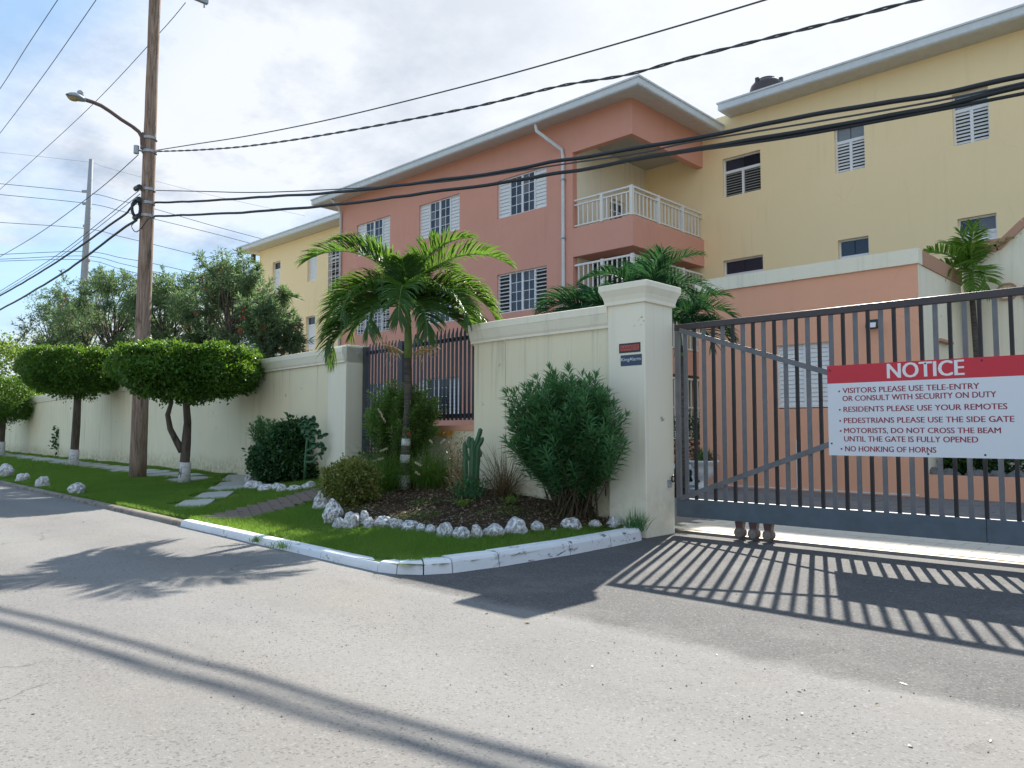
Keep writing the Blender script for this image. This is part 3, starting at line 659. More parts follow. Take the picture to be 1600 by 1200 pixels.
# notice board
SX0, SX1, SZ0, SZ1, SY = -3.10, -1.285, .962, 1.882, GY - .052
nb_ = empty('notice_sign', (SX0, SY, SZ0)); tag(nb_, 'white and red NOTICE sign for visitors fixed to the gate bars', 'sign')
SW, SH = SX1 - SX0, SZ1 - SZ0; RZ = .735
MB().box(0, -.004, 0, SW, 0, RZ).build('sign_panel', M['sign_white'], nb_)
MB().box(0, -.004, RZ, SW, 0, SH).build('header_panel', M['sign_red'], nb_)
def line(s, pl, pr, caph, m, off=.004):
    a = on_y(*pl, SY - .004); b = on_y(*pr, SY - .004); text_part(s, nb_, (a[0] - SX0, -.0052, a[2] - SZ0), b[0] - a[0], caph, m, 0., bold=off)
line('NOTICE', (1386, 591.4), (1505.4, 585.6), .146, M['letter_white'], .011)
ch = .054
for s, pl, pr in (('VISITORS PLEASE USE TELE-ENTRY', (1316.6, 614.6), (1530, 607)), ('OR CONSULT WITH SECURITY ON DUTY', (1316.4, 626.9), (1556.4, 619.6)),
                  ('RESIDENTS PLEASE USE YOUR REMOTES', (1318, 643.8), (1573.6, 637.6)), ('PEDESTRIANS PLEASE USE THE SIDE GATE', (1318.6, 661.2), (1584.6, 657)),
                  ('MOTORISTS, DO NOT CROSS THE BEAM', (1319, 678), (1563.6, 675)), ('UNTIL THE GATE IS FULLY OPENED', (1319, 689.8), (1528, 689)), ('NO HONKING OF HORNS', (1320.6, 705.2), (1462.6, 706))):
    line(s, pl, pr, ch * (1.12 if ',' in s else 1), M['letter_red'], .0032)
bul = MB().tube([(0, 0, 0), (0, -.0012, 0)], .0095, 12).mesh('bullet', M['letter_red'])
for px, py in ((1311.2, 611.5), (1312.2, 640.3), (1312.8, 657.6), (1313.6, 673.3), (1315, 701.3)):
    p = on_y(px, py, SY - .004); inst('bullet', bul, nb_, (p[0] - SX0, -.0045, p[2] - SZ0))
sc_ = MB().lathe([(.011, -.004), (.009, .001), (.0, .003)], n=10).mesh('screw', M['black'])
for x, z in ((.03, SH - .05), (.03, .12), (.93, .03), (.93, SH - .03), (1.40, .03), (1.40, SH - .03)): inst('screw', sc_, nb_, (x, -.005, z), (R(90), 0, 0))
# ================================================================== BUILDINGS
def cached(d, key, fn):
    if key not in d: d[key] = fn()
    return d[key]
WC = {}
def casement_window(parent, x, y, z, w, h, open_=False, rows=4):
    """white window: louvred side shutters and two small-paned casements; x,z lower left, y wall face"""
    f = MB(); t = .05; y0, y1 = .02, .09; s = w * .25
    f.box(0, y0, 0, w, y1, t).box(0, y0, h - t, w, y1, h).box(0, y0, t, t, y1, h - t).box(w - t, y0, t, w, y1, h - t)
    for c in (s, w - s): f.box(c - .035, y0 - .01, t, c + .035, y1, h - t)
    f.box(w / 2 - .05, y0 - .005, t, w / 2 + .05, y1, h - t)
    wn = inst('window', cached(WC, ('f', w, h), lambda: f.mesh('window', M['white'])), parent, (x, y, z))
    pw = ((w / 2 - .05) - (s + .035)) / 2; ph = (h - 2 * t) / rows
    pane = cached(WC, ('p', w, h, rows), lambda: MB().box(.012, .055, .012, pw - .012, .065, ph - .012).mesh('pane', M['glass']))
    mu = cached(WC, ('m', w, h, rows), lambda: (lambda q: [q.box(0, .04, r * ph - .012, pw * 2, .054, r * ph + .012) for r in range(1, rows)] and q.box(pw - .014, .036, 0, pw + .014, .054, ph * rows))(MB()).mesh('glazing_bar', M['white']))
    for c in (s + .035, w / 2 + .05):
        inst('glazing_bar', mu, wn, (c, 0, t))
        for i in range(2):
            for r in range(rows): inst('pane', pane, wn, (c + i * pw, 0, t + r * ph))
    ns = 10; sh_ = (h - 2 * t) / ns; tilt = R(58) if open_ else R(12)
    sl = cached(WC, ('s', w, h), lambda: MB().box(0, -.006, -sh_ * .52, s - .035 - t, .006, sh_ * .52).mesh('louvre_slat', M['white']))
    for c in (t, w - s + .035):
        for r in range(ns): inst('louvre_slat', sl, wn, (c, .055, t + (r + .5) * sh_), (-tilt, 0, 0))
        MB().box(c, .085, t, c + s - .035 - t, .09, h - t).build('shutter_dark_sheet', M['room_dark'], wn)  # dark sheet added to paint the shade between the slats
    return wn
def louvre_window(parent, x, y, z, w, h, transom=.34, tilt=55, closed=False, cols=2, grille=False, pane='glass'):
    t = .05; f = MB(); y0, y1 = .03, .10; zt = h * (1 - transom)
    f.box(0, y0, 0, w, y1, t).box(0, y0, h - t, w, y1, h).box(0, y0, t, t, y1, h - t).box(w - t, y0, t, w, y1, h - t).box(t, y0 + .002, zt - .05, w - t, y1, zt + .05)
    for c in range(1, cols): f.box(w * c / cols - .045, y0 + .004, t, w * c / cols + .045, y1, zt - .05)
    wn = inst('window', f.mesh('window', M['white']), parent, (x, y, z)); cw = (w - 2 * t) / 2
    for i in range(2): MB().box(t + i * cw + .012, .075, zt + .052, t + (i + 1) * cw - .012, .085, h - t - .004).build('pane', M[pane], wn)
    ns = 9 if not closed else 10; zz = zt - .05 - t; sh_ = zz / ns; pw = w / cols
    for c in range(cols):
        x0 = t if c == 0 else w * c / cols + .045; x1 = w - t if c == cols - 1 else w * (c + 1) / cols - .045
        sl = MB().box(0, -.005, -sh_ * (.5 if closed else .46), x1 - x0, .005, sh_ * (.5 if closed else .46)).mesh('louvre_slat', M['white'])
        for r in range(ns): inst('louvre_slat', sl, wn, (x0, .065, t + (r + .5) * sh_), (-R(8 if closed else tilt), 0, 0))
    MB().box(t, .11, t, w - t, .115, h - t).build('backing', M['room_dark'], wn)  # dark sheet added to paint the gaps behind the louvres
    return wn
def eave(name, pts, parent, fas_h=.30):
    """gutter and fascia along pts (list of (point, outward))"""
    prof = [(0, 0), (.10, 0), (.13, .04), (.13, fas_h - .06), (.17, fas_h - .06), (.17, fas_h), (-.06, fas_h), (-.06, .02)]
    return MB().sweep(prof, pts).build(name, M['fascia'], parent)

# ---- peach block with the corner balconies
PB = 21.6; XL, XR, XC, PBK = -32.5, -17.46, -14.83, 26.4
pb = empty('apartment_building', (XL, PB, 0)); tag(pb, 'three storey peach apartment block with corner balconies and hipped roof', 'building')
P = lambda o: par(o, pb)
cols = [(-31.0, -28.35), (-26.25, -23.58), (-21.35, -18.73)]
rows_ = [(9.72, 11.28), (5.88, 7.46), (1.93, 3.50)]
holes = [(a - XL, b - XL, c, d_) for a, b in cols for c, d_ in rows_]
P(MB().wall((XL, PB, 0), (1, 0, 0), XR - XL, 12.75, .25, holes).build('wall', M['peach'], pb))
for ci, (a, b) in enumerate(cols):
    for ri, (c, d_) in enumerate(rows_):
        w = casement_window(pb, a, PB + .06, c, b - a, d_ - c, open_=(ri == 1)); par(w, pb)
        if ri == 1 and ci == 0:
            gr = MB()
            for i in range(1, 12): gr.box(a + (b - a) * i / 12 - .012, PB - .03, c, a + (b - a) * i / 12 + .012, PB - .01, d_)
            for i in range(1, 5): gr.box(a, PB - .02, c + .3 * i, b, PB, c + .3 * i + .02)
            P(gr.build('window_grille', M['white'], pb))
P(MB().box(XL, PB + .26, 0, XL + .25, PBK, 12.7).build('wall', M['peach'], pb))
P(MB().box(XL + .26, PBK - .2, 0, XR - .26, PBK - .002, 12.7).build('wall', M['peach'], pb))
# recess walls of the balcony stack
P(MB().wall((XR, PB + .252, 0), (0, 1, 0), PBK - PB - .262, 12.7, .25, [(2.05, 3.05, 8.2, 10.3)], (1, 0, 0)).build('balcony_side_wall', M['cream_pale'], pb))
dr = MB().box(XR - .16, PB + 2.31, 8.2, XR - .1, PB + 3.29, 10.29).build('balcony_door', M['white'], pb); P(dr)
for i in range(3):
    for j in range(4): MB().box(XR - .10, PB + 2.42 + i * .28, 8.9 + j * .33, XR - .09, PB + 2.64 + i * .28, 9.18 + j * .33).build('pane', M['glass'], dr)
# beams, slabs, front strip
BZ = [(6.95 + .62, 8.62), (11.47, 12.75)]
P(MB().box(XR, PB + .003, 7.57, XC, PB + .20, 8.62).box(XC - .20, PB + .20, 7.57, XC, PBK - .004, 8.62).box(XR, PB + .20, 7.60, XC - .20, PBK - .004, 7.85).build('balcony_parapet', M['peach'], pb))
P(MB().box(XR, PB + .003, 11.47, XC, PB + .26, 12.75).box(XC - .26, PB + .26, 11.47, XC, PBK - .004, 12.75).build('roof_beam', M['peach'], pb))
P(MB().box(XR, PB + .262, 12.0, XC - .262, PBK - .004, 12.12).build('balcony_ceiling', M['ceiling'], pb))
P(MB().box(XR, PB + .003, 3.3, XC, PB + .20, 4.2).box(XC - .20, PB + .20, 3.3, XC, PBK - .004, 4.2).box(XR, PB + .20, 3.6, XC - .20, PBK - .004, 3.8).build('balcony_parapet', M['peach'], pb))
P(MB().box(XR, PB + .003, 0, XC, PB + .20, .9).box(XC - .20, PB + .20, 0, XC, PBK - .004, .9).build('patio_wall', M['peach'], pb))
P(MB().box(XC - .3, PB + .01, .9, XC - .01, PB + .3, 3.3).build('corner_post', M['peach'], pb))
def railing(z0, z1, full=False, lab='balcony_railing', bars=True):
    r = MB(); m_ = M['rail_white']
    ya = PB + .10; xb = XC - .10
    for zz, hh in (((z0, .05), (z1 - .22, .05), (z1 - .05, .06)) if not full else ((z0, .05), (z1 - .07, .07), ((z0 + z1) / 2, .05))):
        r.box(XR + .01, ya - .035, zz, xb, ya + .035, zz + hh); r.box(xb - .035, ya + .036, zz, xb + .035, PBK - .02, zz + hh)
    o = P(r.build(lab, m_, pb)); return o
def balusters(root, z0, z1, zt):
    ya = PB + .10; xb = XC - .10; bs = MB().box(-.02, -.02, z0, .02, .02, z1).mesh('baluster', M['rail_white']); ps = MB().box(-.06, -.06, z0 - .06, .06, .06, zt).mesh('rail_post', M['rail_white'])
    def q(nm, me, x, y): o = inst(nm, me, root, (x, y, 0)); return o
    for i in range(11):
        x = XR + .1 + i * (xb - XR - .2) / 11; q('baluster', bs, x + .1, ya) if i != 5 else q('rail_post', ps, x + .1, ya)
    q('rail_post', ps, xb, ya)
    n = 20
    for i in range(1, n): 
        y = ya + i * (PBK - .02 - ya) / n; q('rail_post', ps, xb, y) if i in (7, 14) else q('baluster', bs, xb, y)
rl = railing(8.70, 9.69); balusters(rl, 8.72, 9.5, 9.70)
rl = railing(4.25, 7.30, True, 'window_grille'); balusters(rl, 4.27, 7.28, 7.32)
rl = railing(.95, 3.2, True, 'patio_grille'); balusters(rl, .97, 3.18, 3.2)
P(MB().box(XR + .02, PB + 1.2, 4.2, XC - 1.1, PBK - .3, 7.5).build('painted_dark_block', M['room_dark'], pb)); P(MB().box(XR + .02, PB + 1.2, 0.1, XC - 1.1, PBK - .3, 3.28).build('painted_dark_block', M['room_dark'], pb))  # solid dark blocks added as painted shade behind the grilles
# roof
ez = 12.62; ov = .80
def hip(parent, x0, y0, x1, y1, z, rise, inset, m=None):
    r = MB(); a = (x0, y0, z), (x1, y0, z), (x1, y1, z), (x0, y1, z); yc = (y0 + y1) / 2; d_ = min(inset, (x1 - x0) / 2 - .1)
    c, e = (x0 + d_, yc, z + rise), (x1 - d_, yc, z + rise)
    r.quad(a[0], a[1], e, c).quad(a[1], a[2], e).quad(a[2], a[3], c, e).quad(a[3], a[0], c)
    return r.build('roof', m or M['shingle'], parent)
rf = P(hip(pb, XL - 1., PB - ov + .1, XC + ov - .05, PBK + .6, ez + .27, 1.1, 5.))
fa = eave('gutter', [((XL - 1.0, PBK + .6, ez), (-1, 0)), ((XL - 1.0, PB - ov, ez), (-1, -1)), ((XC + ov, PB - ov, ez), (1, -1)), ((XC + ov, PBK + .15, ez), (1, 0))], pb); P(fa)
P(MB().quad((XL - 1., PB - ov, ez + .02), (XC + ov, PB - ov, ez + .02), (XC + ov - .8, PB + .0, ez + .12), (XL - .1, PB, ez + .12))
  .quad((XC + ov, PB - ov, ez + .02), (XC + ov, PBK + .15, ez + .02), (XC, PBK, ez + .12), (XC, PB, ez + .12))
  .quad((XL - 1., PB - ov, ez + .02), (XL, PB, ez + .12), (XL, PBK, ez + .12), (XL - 1., PBK + .6, ez + .02)).build('soffit', M['soffit'], pb))
# downpipes
def downpipe(x, y, top, parent, ye):
    o = MB().tube([(x + .02 - .75, ye, top + .05), (x - .7, ye + .02, top - .25), (x - .05, y - .07, top - .95), (x, y - .07, top - 1.2), (x, y - .07, 6.), (x, y - .07, .1)], .065, 10).build('downpipe', M['fascia'], parent, smooth=True)
    b = MB()
    for z in (10.5, 8.3, 6.0): b.box(x - .09, y - .15, z, x + .09, y, z + .05)
    par(o, parent); b.build('pipe_bracket', M['galv'], o)
downpipe(-17.86, PB, ez, pb, PB - ov + .02)
o = MB().tube([(-32.05, PB - ov, ez), (-32.1, PB - .3, ez - .3), (-32.28, PB - .07, ez - .6), (-32.28, PB - .07, .1)], .065, 10).build('downpipe', M['fascia'], pb, smooth=True); P(o)
# furniture on the upper balcony
ch_ = empty('metal_chair', (XR + .9, PB + 1.3, 8.0)); tag(ch_, 'dark wrought metal chair on the upper corner balcony', 'chair')
MB().box(-.25, -.25, .42, .25, .25, .46).build('seat', M['black'], ch_)
bk = MB()
for i in range(6): bk.tube([(-.22 + i * .088, .24, .46), (-.22 + i * .088, .27, .98)], .012, 5)
bk.tube([(-.25, .27, .97), (0, .29, 1.06), (.25, .27, .97)], .018, 6).build('backrest', M['black'], ch_)
for a in (-.22, .22):
    for b in (-.22, .22): MB().tube([(a, b, 0), (a, b, .42)], .015, 6).build('leg', M['black'], ch_)
tb = empty('balcony_table', (XC - .9, PB + 1.0, 8.0)); tag(tb, 'small dark round table near the balcony corner', 'table')
MB().lathe([(.38, .70), (.40, .72), (.38, .735)], n=20).build('tabletop', M['black'], tb); MB().tube([(0, 0, .02), (0, 0, .70)], .03, 8).lathe([(.22, 0), (.2, .03)], n=12).build('pedestal', M['black'], tb)

# ---- yellow block on the right
YB = 26.4
yb = empty('yellow_building', (XC, YB, 0)); tag(yb, 'long yellow apartment block on the right with louvred windows', 'building')
Y = lambda o: par(o, yb)
X1 = 8.
uw = [(-13.99, -12.47, 10.10, 11.60), (-9.78, -8.79, 10.04, 11.64), (-6.15, -5.17, 10.06, 11.70), (-2.3, -1.3, 10.06, 11.7)]
lwn = [(-14.03, -12.45, 6.2, 7.68), (-9.75, -8.75, 6.15, 7.72), (-6.12, -5.08, 6.97, 7.76)]
WX = XR - .2; hl = [(a - WX, b - WX, c, d_) for a, b, c, d_ in uw + lwn]
Y(MB().wall((WX, YB, 0), (1, 0, 0), X1 - WX, 13.10, .25, hl).build('wall', M['yellow'], yb))
Y(MB().box(XC, YB + .252, 0, XC + .25, YB + 9, 13.3).box(X1 - .25, YB + .252, 0, X1, YB + 9, 13.05).box(XC + .26, YB + 8.7, 0, X1 - .26, YB + 9, 13.05).build('wall', M['yellow'], yb))
Y(MB().box(XC - .35, YB + .02, 12.4, -12.45, YB + .24, 13.28).build('side_parapet', M['yellow'], yb))
par(louvre_window(yb, -13.99, YB + .10, 10.10, 1.52, 1.5, .34, 72), yb)
for a, b, c, d_ in uw[1:]: par(louvre_window(yb, a, YB + .10, c, b - a, d_ - c, .32, 38, pane='glass_pale'), yb)
par(louvre_window(yb, -14.03, YB + .10, 6.2, 1.58, 1.48, .38, 60), yb); par(louvre_window(yb, -9.75, YB + .10, 6.15, 1.0, 1.57, .38, 60), yb)
par(louvre_window(yb, -6.12, YB + .10, 6.97, 1.04, .79, .62, 8, True, 1), yb)
Y(MB().box(-6.2, YB - .03, 6.85, -5.0, YB, 6.965).build('window_sill', M['band'], yb))
Y(eave('gutter', [((-13.55, YB + 3, 13.12), (-1, 0)), ((-13.55, YB - .75, 13.12), (-1, -1)), ((X1, YB - .75, 13.12), (0, -1))], yb, .32))
Y(MB().quad((-13.55, YB - .75, 13.14), (X1, YB - .75, 13.14), (X1, YB, 13.10), (-12.6, YB, 13.10)).quad((-13.55, YB - .75, 13.14), (-12.6, YB, 13.10), (-12.6, YB + 3, 13.10), (-13.55, YB + 3, 13.14)).build('soffit', M['soffit'], yb))
Y(MB().quad((-13.6, YB - .7, 13.42), (X1 + .5, YB - .7, 13.42), (X1 - 3, YB + 4.3, 14.9), (-9.5, YB + 4.3, 14.9)).quad((-13.6, YB - .7, 13.42), (-9.5, YB + 4.3, 14.9), (-13.6, YB + 9.4, 13.42))
  .quad((-13.6, YB + 9.4, 13.42), (-9.5, YB + 4.3, 14.9), (X1 - 3, YB + 4.3, 14.9), (X1 + .5, YB + 9.4, 13.42)).quad((X1 + .5, YB - .7, 13.42), (X1 + .5, YB + 9.4, 13.42), (X1 - 3, YB + 4.3, 14.9)).build('roof', M['shingle'], yb))
Y(MB().box(-3.62, YB - .08, 5.0, -3.5, YB - .002, 13.0).build('downpipe', M['fascia'], yb))
# water tank on the roof
tp = at_depth(1199, 150, 33.)
tk = empty('water_tank', (tp[0], tp[1], float(tp[2]) - .15)); tag(tk, 'dark round water tank behind the eave of the yellow block', 'tank')
MB().lathe([(.72, 0), (.74, .1), (.72, .2), (.74, .3), (.72, .45), (.68, .58), (.56, .72), (.4, .8), (.4, .82)], n=24).build('tank_body', M['gate_rail'], tk, smooth=True)
MB().lathe([(.36, .821), (.36, .88), (.24, .9)], n=20).build('lid', M['shingle'], tk)
for a in (.2, 2.3, 4.4): MB().box(-.07, -.07, 0, .07, .07, .22).build('lug', M['gate_rail'], tk, loc=(.58 * math.cos(a), .58 * math.sin(a), .60))

# ---- yellow block on the left, beyond the peach one
LB = 24.5
lb = empty('yellow_building', (-46.0, LB, 0)); tag(lb, 'yellow apartment block on the left beyond the peach block, partly behind trees', 'building')
L_ = lambda o: par(o, lb); LX0 = -45.95
a = on_y(480, 404, LB); 
wl = [(on_y(480.5, 404, LB)[0], on_y(495, 404, LB)[0], 10.15, 12.05), (on_y(478, 509, LB)[0], on_y(492, 509, LB)[0], 6.1, 8.05), (on_y(426, 421, LB)[0], on_y(438, 421, LB)[0], 10.1, 11.95), (on_y(513, 395, LB)[0], XL - .25 - .9, 9.2, 12.05)]
wl.append((wl[2][0], wl[2][1], 6.0, 8.0))
L_(MB().wall((LX0, LB, 0), (1, 0, 0), XL - LX0, 12.95, .25, [(p - LX0, q - LX0, r, s) for p, q, r, s in wl]).build('wall', M['yellow'], lb))
for i, (p, q, r, s) in enumerate(wl):
    if i == 3:
        louv = louvre_window(lb, p, LB + .1, r, q - p, s - r, .3, 60); par(louv, lb); gm = MB()
        for j in range(12): gm.box(p + .05 + j * (q - p - .1) / 11 - .02, LB - .04, r, p + .05 + j * (q - p - .1) / 11 + .02, LB - .015, s)
        for j in range(7): gm.box(p, LB - .03, r + j * .42, q, LB - .005, r + j * .42 + .03)
        L_(gm.build('window_grille', M['rail_white'], lb))
    else: par(louvre_window(lb, p, LB + .10, r, q - p, s - r, .27, 8, True, 1), lb)
L_(MB().box(LX0, LB + .252, 0, LX0 + .25, LB + 8, 12.9).box(LX0, LB + 7.7, 0, XL, LB + 8, 12.9).build('wall', M['yellow'], lb))
L_(eave('gutter', [((LX0 - 1.3, LB + 8.4, 12.98), (-1, 0)), ((LX0 - 1.3, LB - .75, 12.98), (-1, -1)), ((XL - .02, LB - .75, 12.98), (0, -1))], lb, .30))
L_(MB().quad((LX0 - 1.3, LB - .75, 13.0), (XL, LB - .75, 13.0), (XL, LB, 12.96), (LX0, LB, 12.96)).quad((LX0 - 1.3, LB - .75, 13.0), (LX0, LB, 12.96), (LX0, LB + 8, 12.96), (LX0 - 1.3, LB + 8.4, 13.0)).build('soffit', M['soffit'], lb))
L_(hip(lb, LX0 - 1.3, LB - .7, XL, LB + 8.4, 13.26, 1.3, 4.5))
L_(MB().box(LX0 - .5, LB - .35, 12.2, LX0 - .25, LB - .15, 12.75).build('gutter_box', M['black'], lb))

# ---- gatehouse
HX0, HX1, HY0, HY1 = -8.83, -4.25, 15.4, 18.4
gh = empty('gatehouse', (HX0, HY0, 0)); tag(gh, 'low flat-roofed orange gatehouse with a cream parapet behind the gate', 'building')
G = lambda o: par(o, gh)
G(MB().wall((HX0, HY0, -.02), (1, 0, 0), HX1 - HX0, 4.34, .22, [(-7.01 - HX0, -5.84 - HX0, 1.70, 3.02)]).build('wall', M['orange'], gh))
G(MB().box(HX1 - .22, HY0 + .002, 0, HX1 + .004, HY1, 4.32).box(HX0, HY0 + .222, 0, HX0 + .2, HY1, 4.32).box(HX0, HY1 - .2, 0, HX1, HY1, 4.32).build('side_wall', M['cream_pale'], gh))
G(MB().box(HX0 - .05, HY0 - .05, 4.322, HX1 + .03, HY0 + .2, 4.61).build('parapet', M['cream_pale'], gh))
G(MB().box(HX1 - .2, HY0 + .202, 4.322, HX1 + .03, HY1 + .03, 4.61).build('parapet', M['band'], gh))
G(MB().box(HX0 - .05, HY0 + .202, 4.322, HX0 + .15, HY1 + .03, 4.61).box(HX0 + .151, HY1 - .17, 4.322, HX1 - .202, HY1 + .03, 4.61).box(HX0 + .152, HY0 + .203, 4.3, HX1 - .203, HY1 - .172, 4.42).build('roof_slab', M['cream_pale'], gh))
G(MB().box(HX1 + .004, 16.3, 2.95, HX1 + .12, 17.2, 3.0).build('ledge', M['band'], gh))
def shutter_window(parent, x, y, z, w, h):
    f = MB(); t = .035; f.box(0, .02, 0, w, .08, t).box(0, .02, h - t, w, .08, h).box(0, .02, t, t, .08, h - t).box(w - t, .02, t, w, .08, h - t).box(w / 2 - .035, .022, t, w / 2 + .035, .08, h - t)
    wn = inst('window', f.mesh('window', M['white']), parent, (x, y, z)); ns = 14; sh = (h - 2 * t) / ns
    sl = MB().box(0, -.004, -sh * .47, w / 2 - .035 - t, .006, sh * .47).mesh('louvre_slat', M['white'])
    for c in (t, w / 2 + .035):
        for r in range(ns): inst('louvre_slat', sl, wn, (c, .05, t + (r + .5) * sh), (-R(9), 0, 0))
    MB().box(t, .082, t, w - t, .086, h - t).build('backing', M['band'], wn); return wn
par(shutter_window(gh, -7.01, HY0 + .03, 1.70, 1.17, 1.32), gh)
G(MB().box(HX0 + .3, HY0 - .012, .03, HX1 - .1, HY0 - .002, .055).tube([(-6.62, HY0 - .015, .05), (-6.62, HY0 - .015, 1.05)], .012, 6).build('conduit', M['white'], gh))
fp_ = on_y(1367, 507, HY0)
fl = empty('floodlight', (fp_[0], HY0 - .02, fp_[2])); tag(fl, 'small black floodlight on the orange gatehouse front', 'lamp')
MB().bar((-.11, -.12, -.01), (.11, -.12, -.01), .10, .15, up=(0, .35, 1)).build('housing', M['black'], fl)
MB().bar((-.08, -.178, -.03), (.08, -.178, -.03), .004, .10, up=(0, .35, 1)).build('glass_front', M['white'], fl); MB().box(-.02, -.08, -.03, .02, .018, .03).build('bracket', M['black'], fl)
# porch wall of cream with a raked peach trim, right of the gatehouse
QY = 18.45
pw_ = empty('porch_wall', (HX1, QY, 0)); tag(pw_, 'cream porch wall with raked peach trim right of the gatehouse', 'wall')
def gx(px, py): p = on_y(px, py, QY); return (p[0], p[2])
tops = [(HX1 + .05, gx(1480, 401)[1]), gx(1512, 396), gx(1558, 392), gx(1600, 352), (gx(1600, 352)[0] + 2.6, gx(1600, 352)[1] + 1.6), (gx(1600, 352)[0] + 5.6, gx(1600, 352)[1] + 1.6)]
m = MB()
for (a, za), (b, zb) in zip(tops[:-1], tops[1:]):
    k = len(m.v); m.v += [(a, QY, 0), (b, QY, 0), (b, QY, zb), (a, QY, za), (a, QY + .2, 0), (b, QY + .2, 0), (b, QY + .2, zb), (a, QY + .2, za)]
    m.f += [tuple(k + i for i in q) for q in ((0, 1, 2, 3), (7, 6, 5, 4), (3, 2, 6, 7), (0, 3, 7, 4), (1, 5, 6, 2))]
par(m.build('wall', M['cream_pale'], pw_), pw_)
for (a, za), (b, zb) in zip(tops[:-1], tops[1:]):
    par(MB().bar((a, QY + .1, za + .06), (b, QY + .1, zb + .06), .32, .15, up=(0, 0, 1)).build('trim', M['band'], pw_), pw_)
for px in (1574, 1612):
    c = gx(px, 456); o = MB()
    for s_ in range(20):
        a1_, a2_ = 2 * math.pi * s_ / 20, 2 * math.pi * (s_ + 1) / 20; r1 = .16 * (1 + .10 * abs(math.sin(2 * a1_))); r2 = .16 * (1 + .10 * abs(math.sin(2 * a2_)))
        o.bar((c[0] + r1 * math.cos(a1_), QY - .02, c[1] + r1 * math.sin(a1_)), (c[0] + r2 * math.cos(a2_), QY - .02, c[1] + r2 * math.sin(a2_)), .036, .07, up=(0, 1, 0))
    par(o.build('ring_ornament', M['band'], pw_), pw_)
# planter in front of it
pl_ = empty('planter', (HX1, HY0, 0)); tag(pl_, 'long low orange planter wall with rocks and greenery behind the gate', 'planter')
par(MB().box(HX1 + .006, HY0, 0, 6, HY0 + .2, .42).build('planter_wall', M['orange'], pl_), pl_); par(MB().box(HX1 + .006, HY0 + .201, 0, 6, QY - .01, .30).build('planting_soil', M['soil'], pl_), pl_)

# urn, white balustrade block near the gatehouse corner
up = on_y(1099, 757, 14.6)
ur = empty('stone_urn', (up[0], up[1], 0)); tag(ur, 'white garden urn with red-leaved plant beside the gatehouse corner', 'urn')
s = (CAM_H - 0) / 1.2
MB().lathe([(.16, .02), (.17, .06), (.10, .10), (.07, .16), (.11, .21), (.20, .27), (.24, .40), (.25, .52), (.33, .56), (.34, .60), (.28, .60), (.22, .55)], n=24).build('bowl', M['white'], ur, smooth=True)
MB().box(-.2, -.2, -.02, .2, .2, .02).build('base', M['white'], ur)
bs = empty('stone_balustrade', (up[0] - .6, up[1] + 1.0, 0)); tag(bs, 'low white stone balustrade behind the urn', 'balustrade')
MB().box(-.9, -.1, .36, .75, .1, .46).build('top_rail', M['white'], bs); MB().box(-.9, -.1, 0, .75, .1, .06).build('base_rail', M['white'], bs)
bl_ = MB().lathe([(.05, .06), (.03, .1), (.06, .18), (.03, .3), (.05, .36)], n=10).mesh('baluster', M['white'])
for i in range(8): inst('baluster', bl_, bs, (-.8 + i * .2, 0, 0))
# ================================================================== UTILITY POLE, LAMP, WIRES
pbase = hit(215, 746); PXc, PYc = float(pbase[0]), float(pbase[1]); DP = float((pbase - C_) @ F_)
pz0 = float(ground_z(PXc, PYc)); ptop = at_depth(242, 0, DP * 1.0); 
topx, topy, topz = ptop; f_ = (13.4 - pz0) / (topz - pz0)
TOP = np.array([PXc + (topx - PXc) * f_, PYc + (topy - PYc) * f_, 13.4])
pole = empty('utility_pole', (PXc, PYc, pz0)); tag(pole, 'weathered brown wooden utility pole standing on the lawn between clipped trees', 'utility pole')
def on_pole(z): t = (z - pz0) / (13.4 - pz0); return np.array([PXc, PYc, pz0]) + (TOP - np.array([PXc, PYc, pz0])) * t
r0 = 12.3 / FPX * DP; r1 = 8.6 / FPX * DP
zz = np.linspace(pz0 - .1, 13.4, 28)
par(MB().tube([on_pole(z) for z in zz], [r0 * 1.03 - (r0 * 1.03 - r1) * min(1, (z - pz0) / 9.5) for z in zz], 18, wob=.05).build('shaft', M['polewood'], pole, smooth=True), pole)
def pz(py): d = ray(222, py); return CAM_H + d[2] / (d @ F_) * DP
a = on_pole(pz(-24)); far_ = on_x(325, 12, a[0] + .2)
v = MB().box(a[0] + .12, a[1] - 1.5, a[2] - .06, a[0] + .22, float(far_[1]), a[2] + .06).build('crossarm', M['galv'], pole); par(v, pole)
par(MB().tube([(a[0] + .17, far_[1] - .08, a[2] - .17), (a[0] + .17, far_[1] - .08, a[2] - .06)], .02, 6).build('bolt', M['galv'], pole), pole)
# hardware
for py in (217, 238, 297, 318, 338):
    q = on_pole(pz(py)); par(MB().tube([(q[0], q[1], q[2] - .03), (q[0], q[1], q[2] + .03)], r1 * 1.30, 14).build('pole_band', M['galv'], pole), pole)
for py in (297, 316, 342):
    q = on_pole(pz(py)); s_ = MB().tube([(q[0] - .12, q[1] - r1 - .10, q[2]), (q[0] + .12, q[1] - r1 - .10, q[2])], .06, 8).tube([(q[0], q[1] - r1 - .1, q[2]), (q[0], q[1], q[2])], .025, 6)
    par(s_.build('cable_clamp', M['black'], pole), pole)
q = on_pole(pz(239)); par(MB().tube([(q[0], q[1] - r1 - .16, q[2] - .09), (q[0], q[1] - r1 - .16, q[2] + .09)], .06, 10).tube([(q[0], q[1] - r1 - .16, q[2]), (q[0], q[1], q[2])], .02, 6).build('insulator', M['galv'], pole), pole)
q = on_pole(pz(329)); coil = MB()
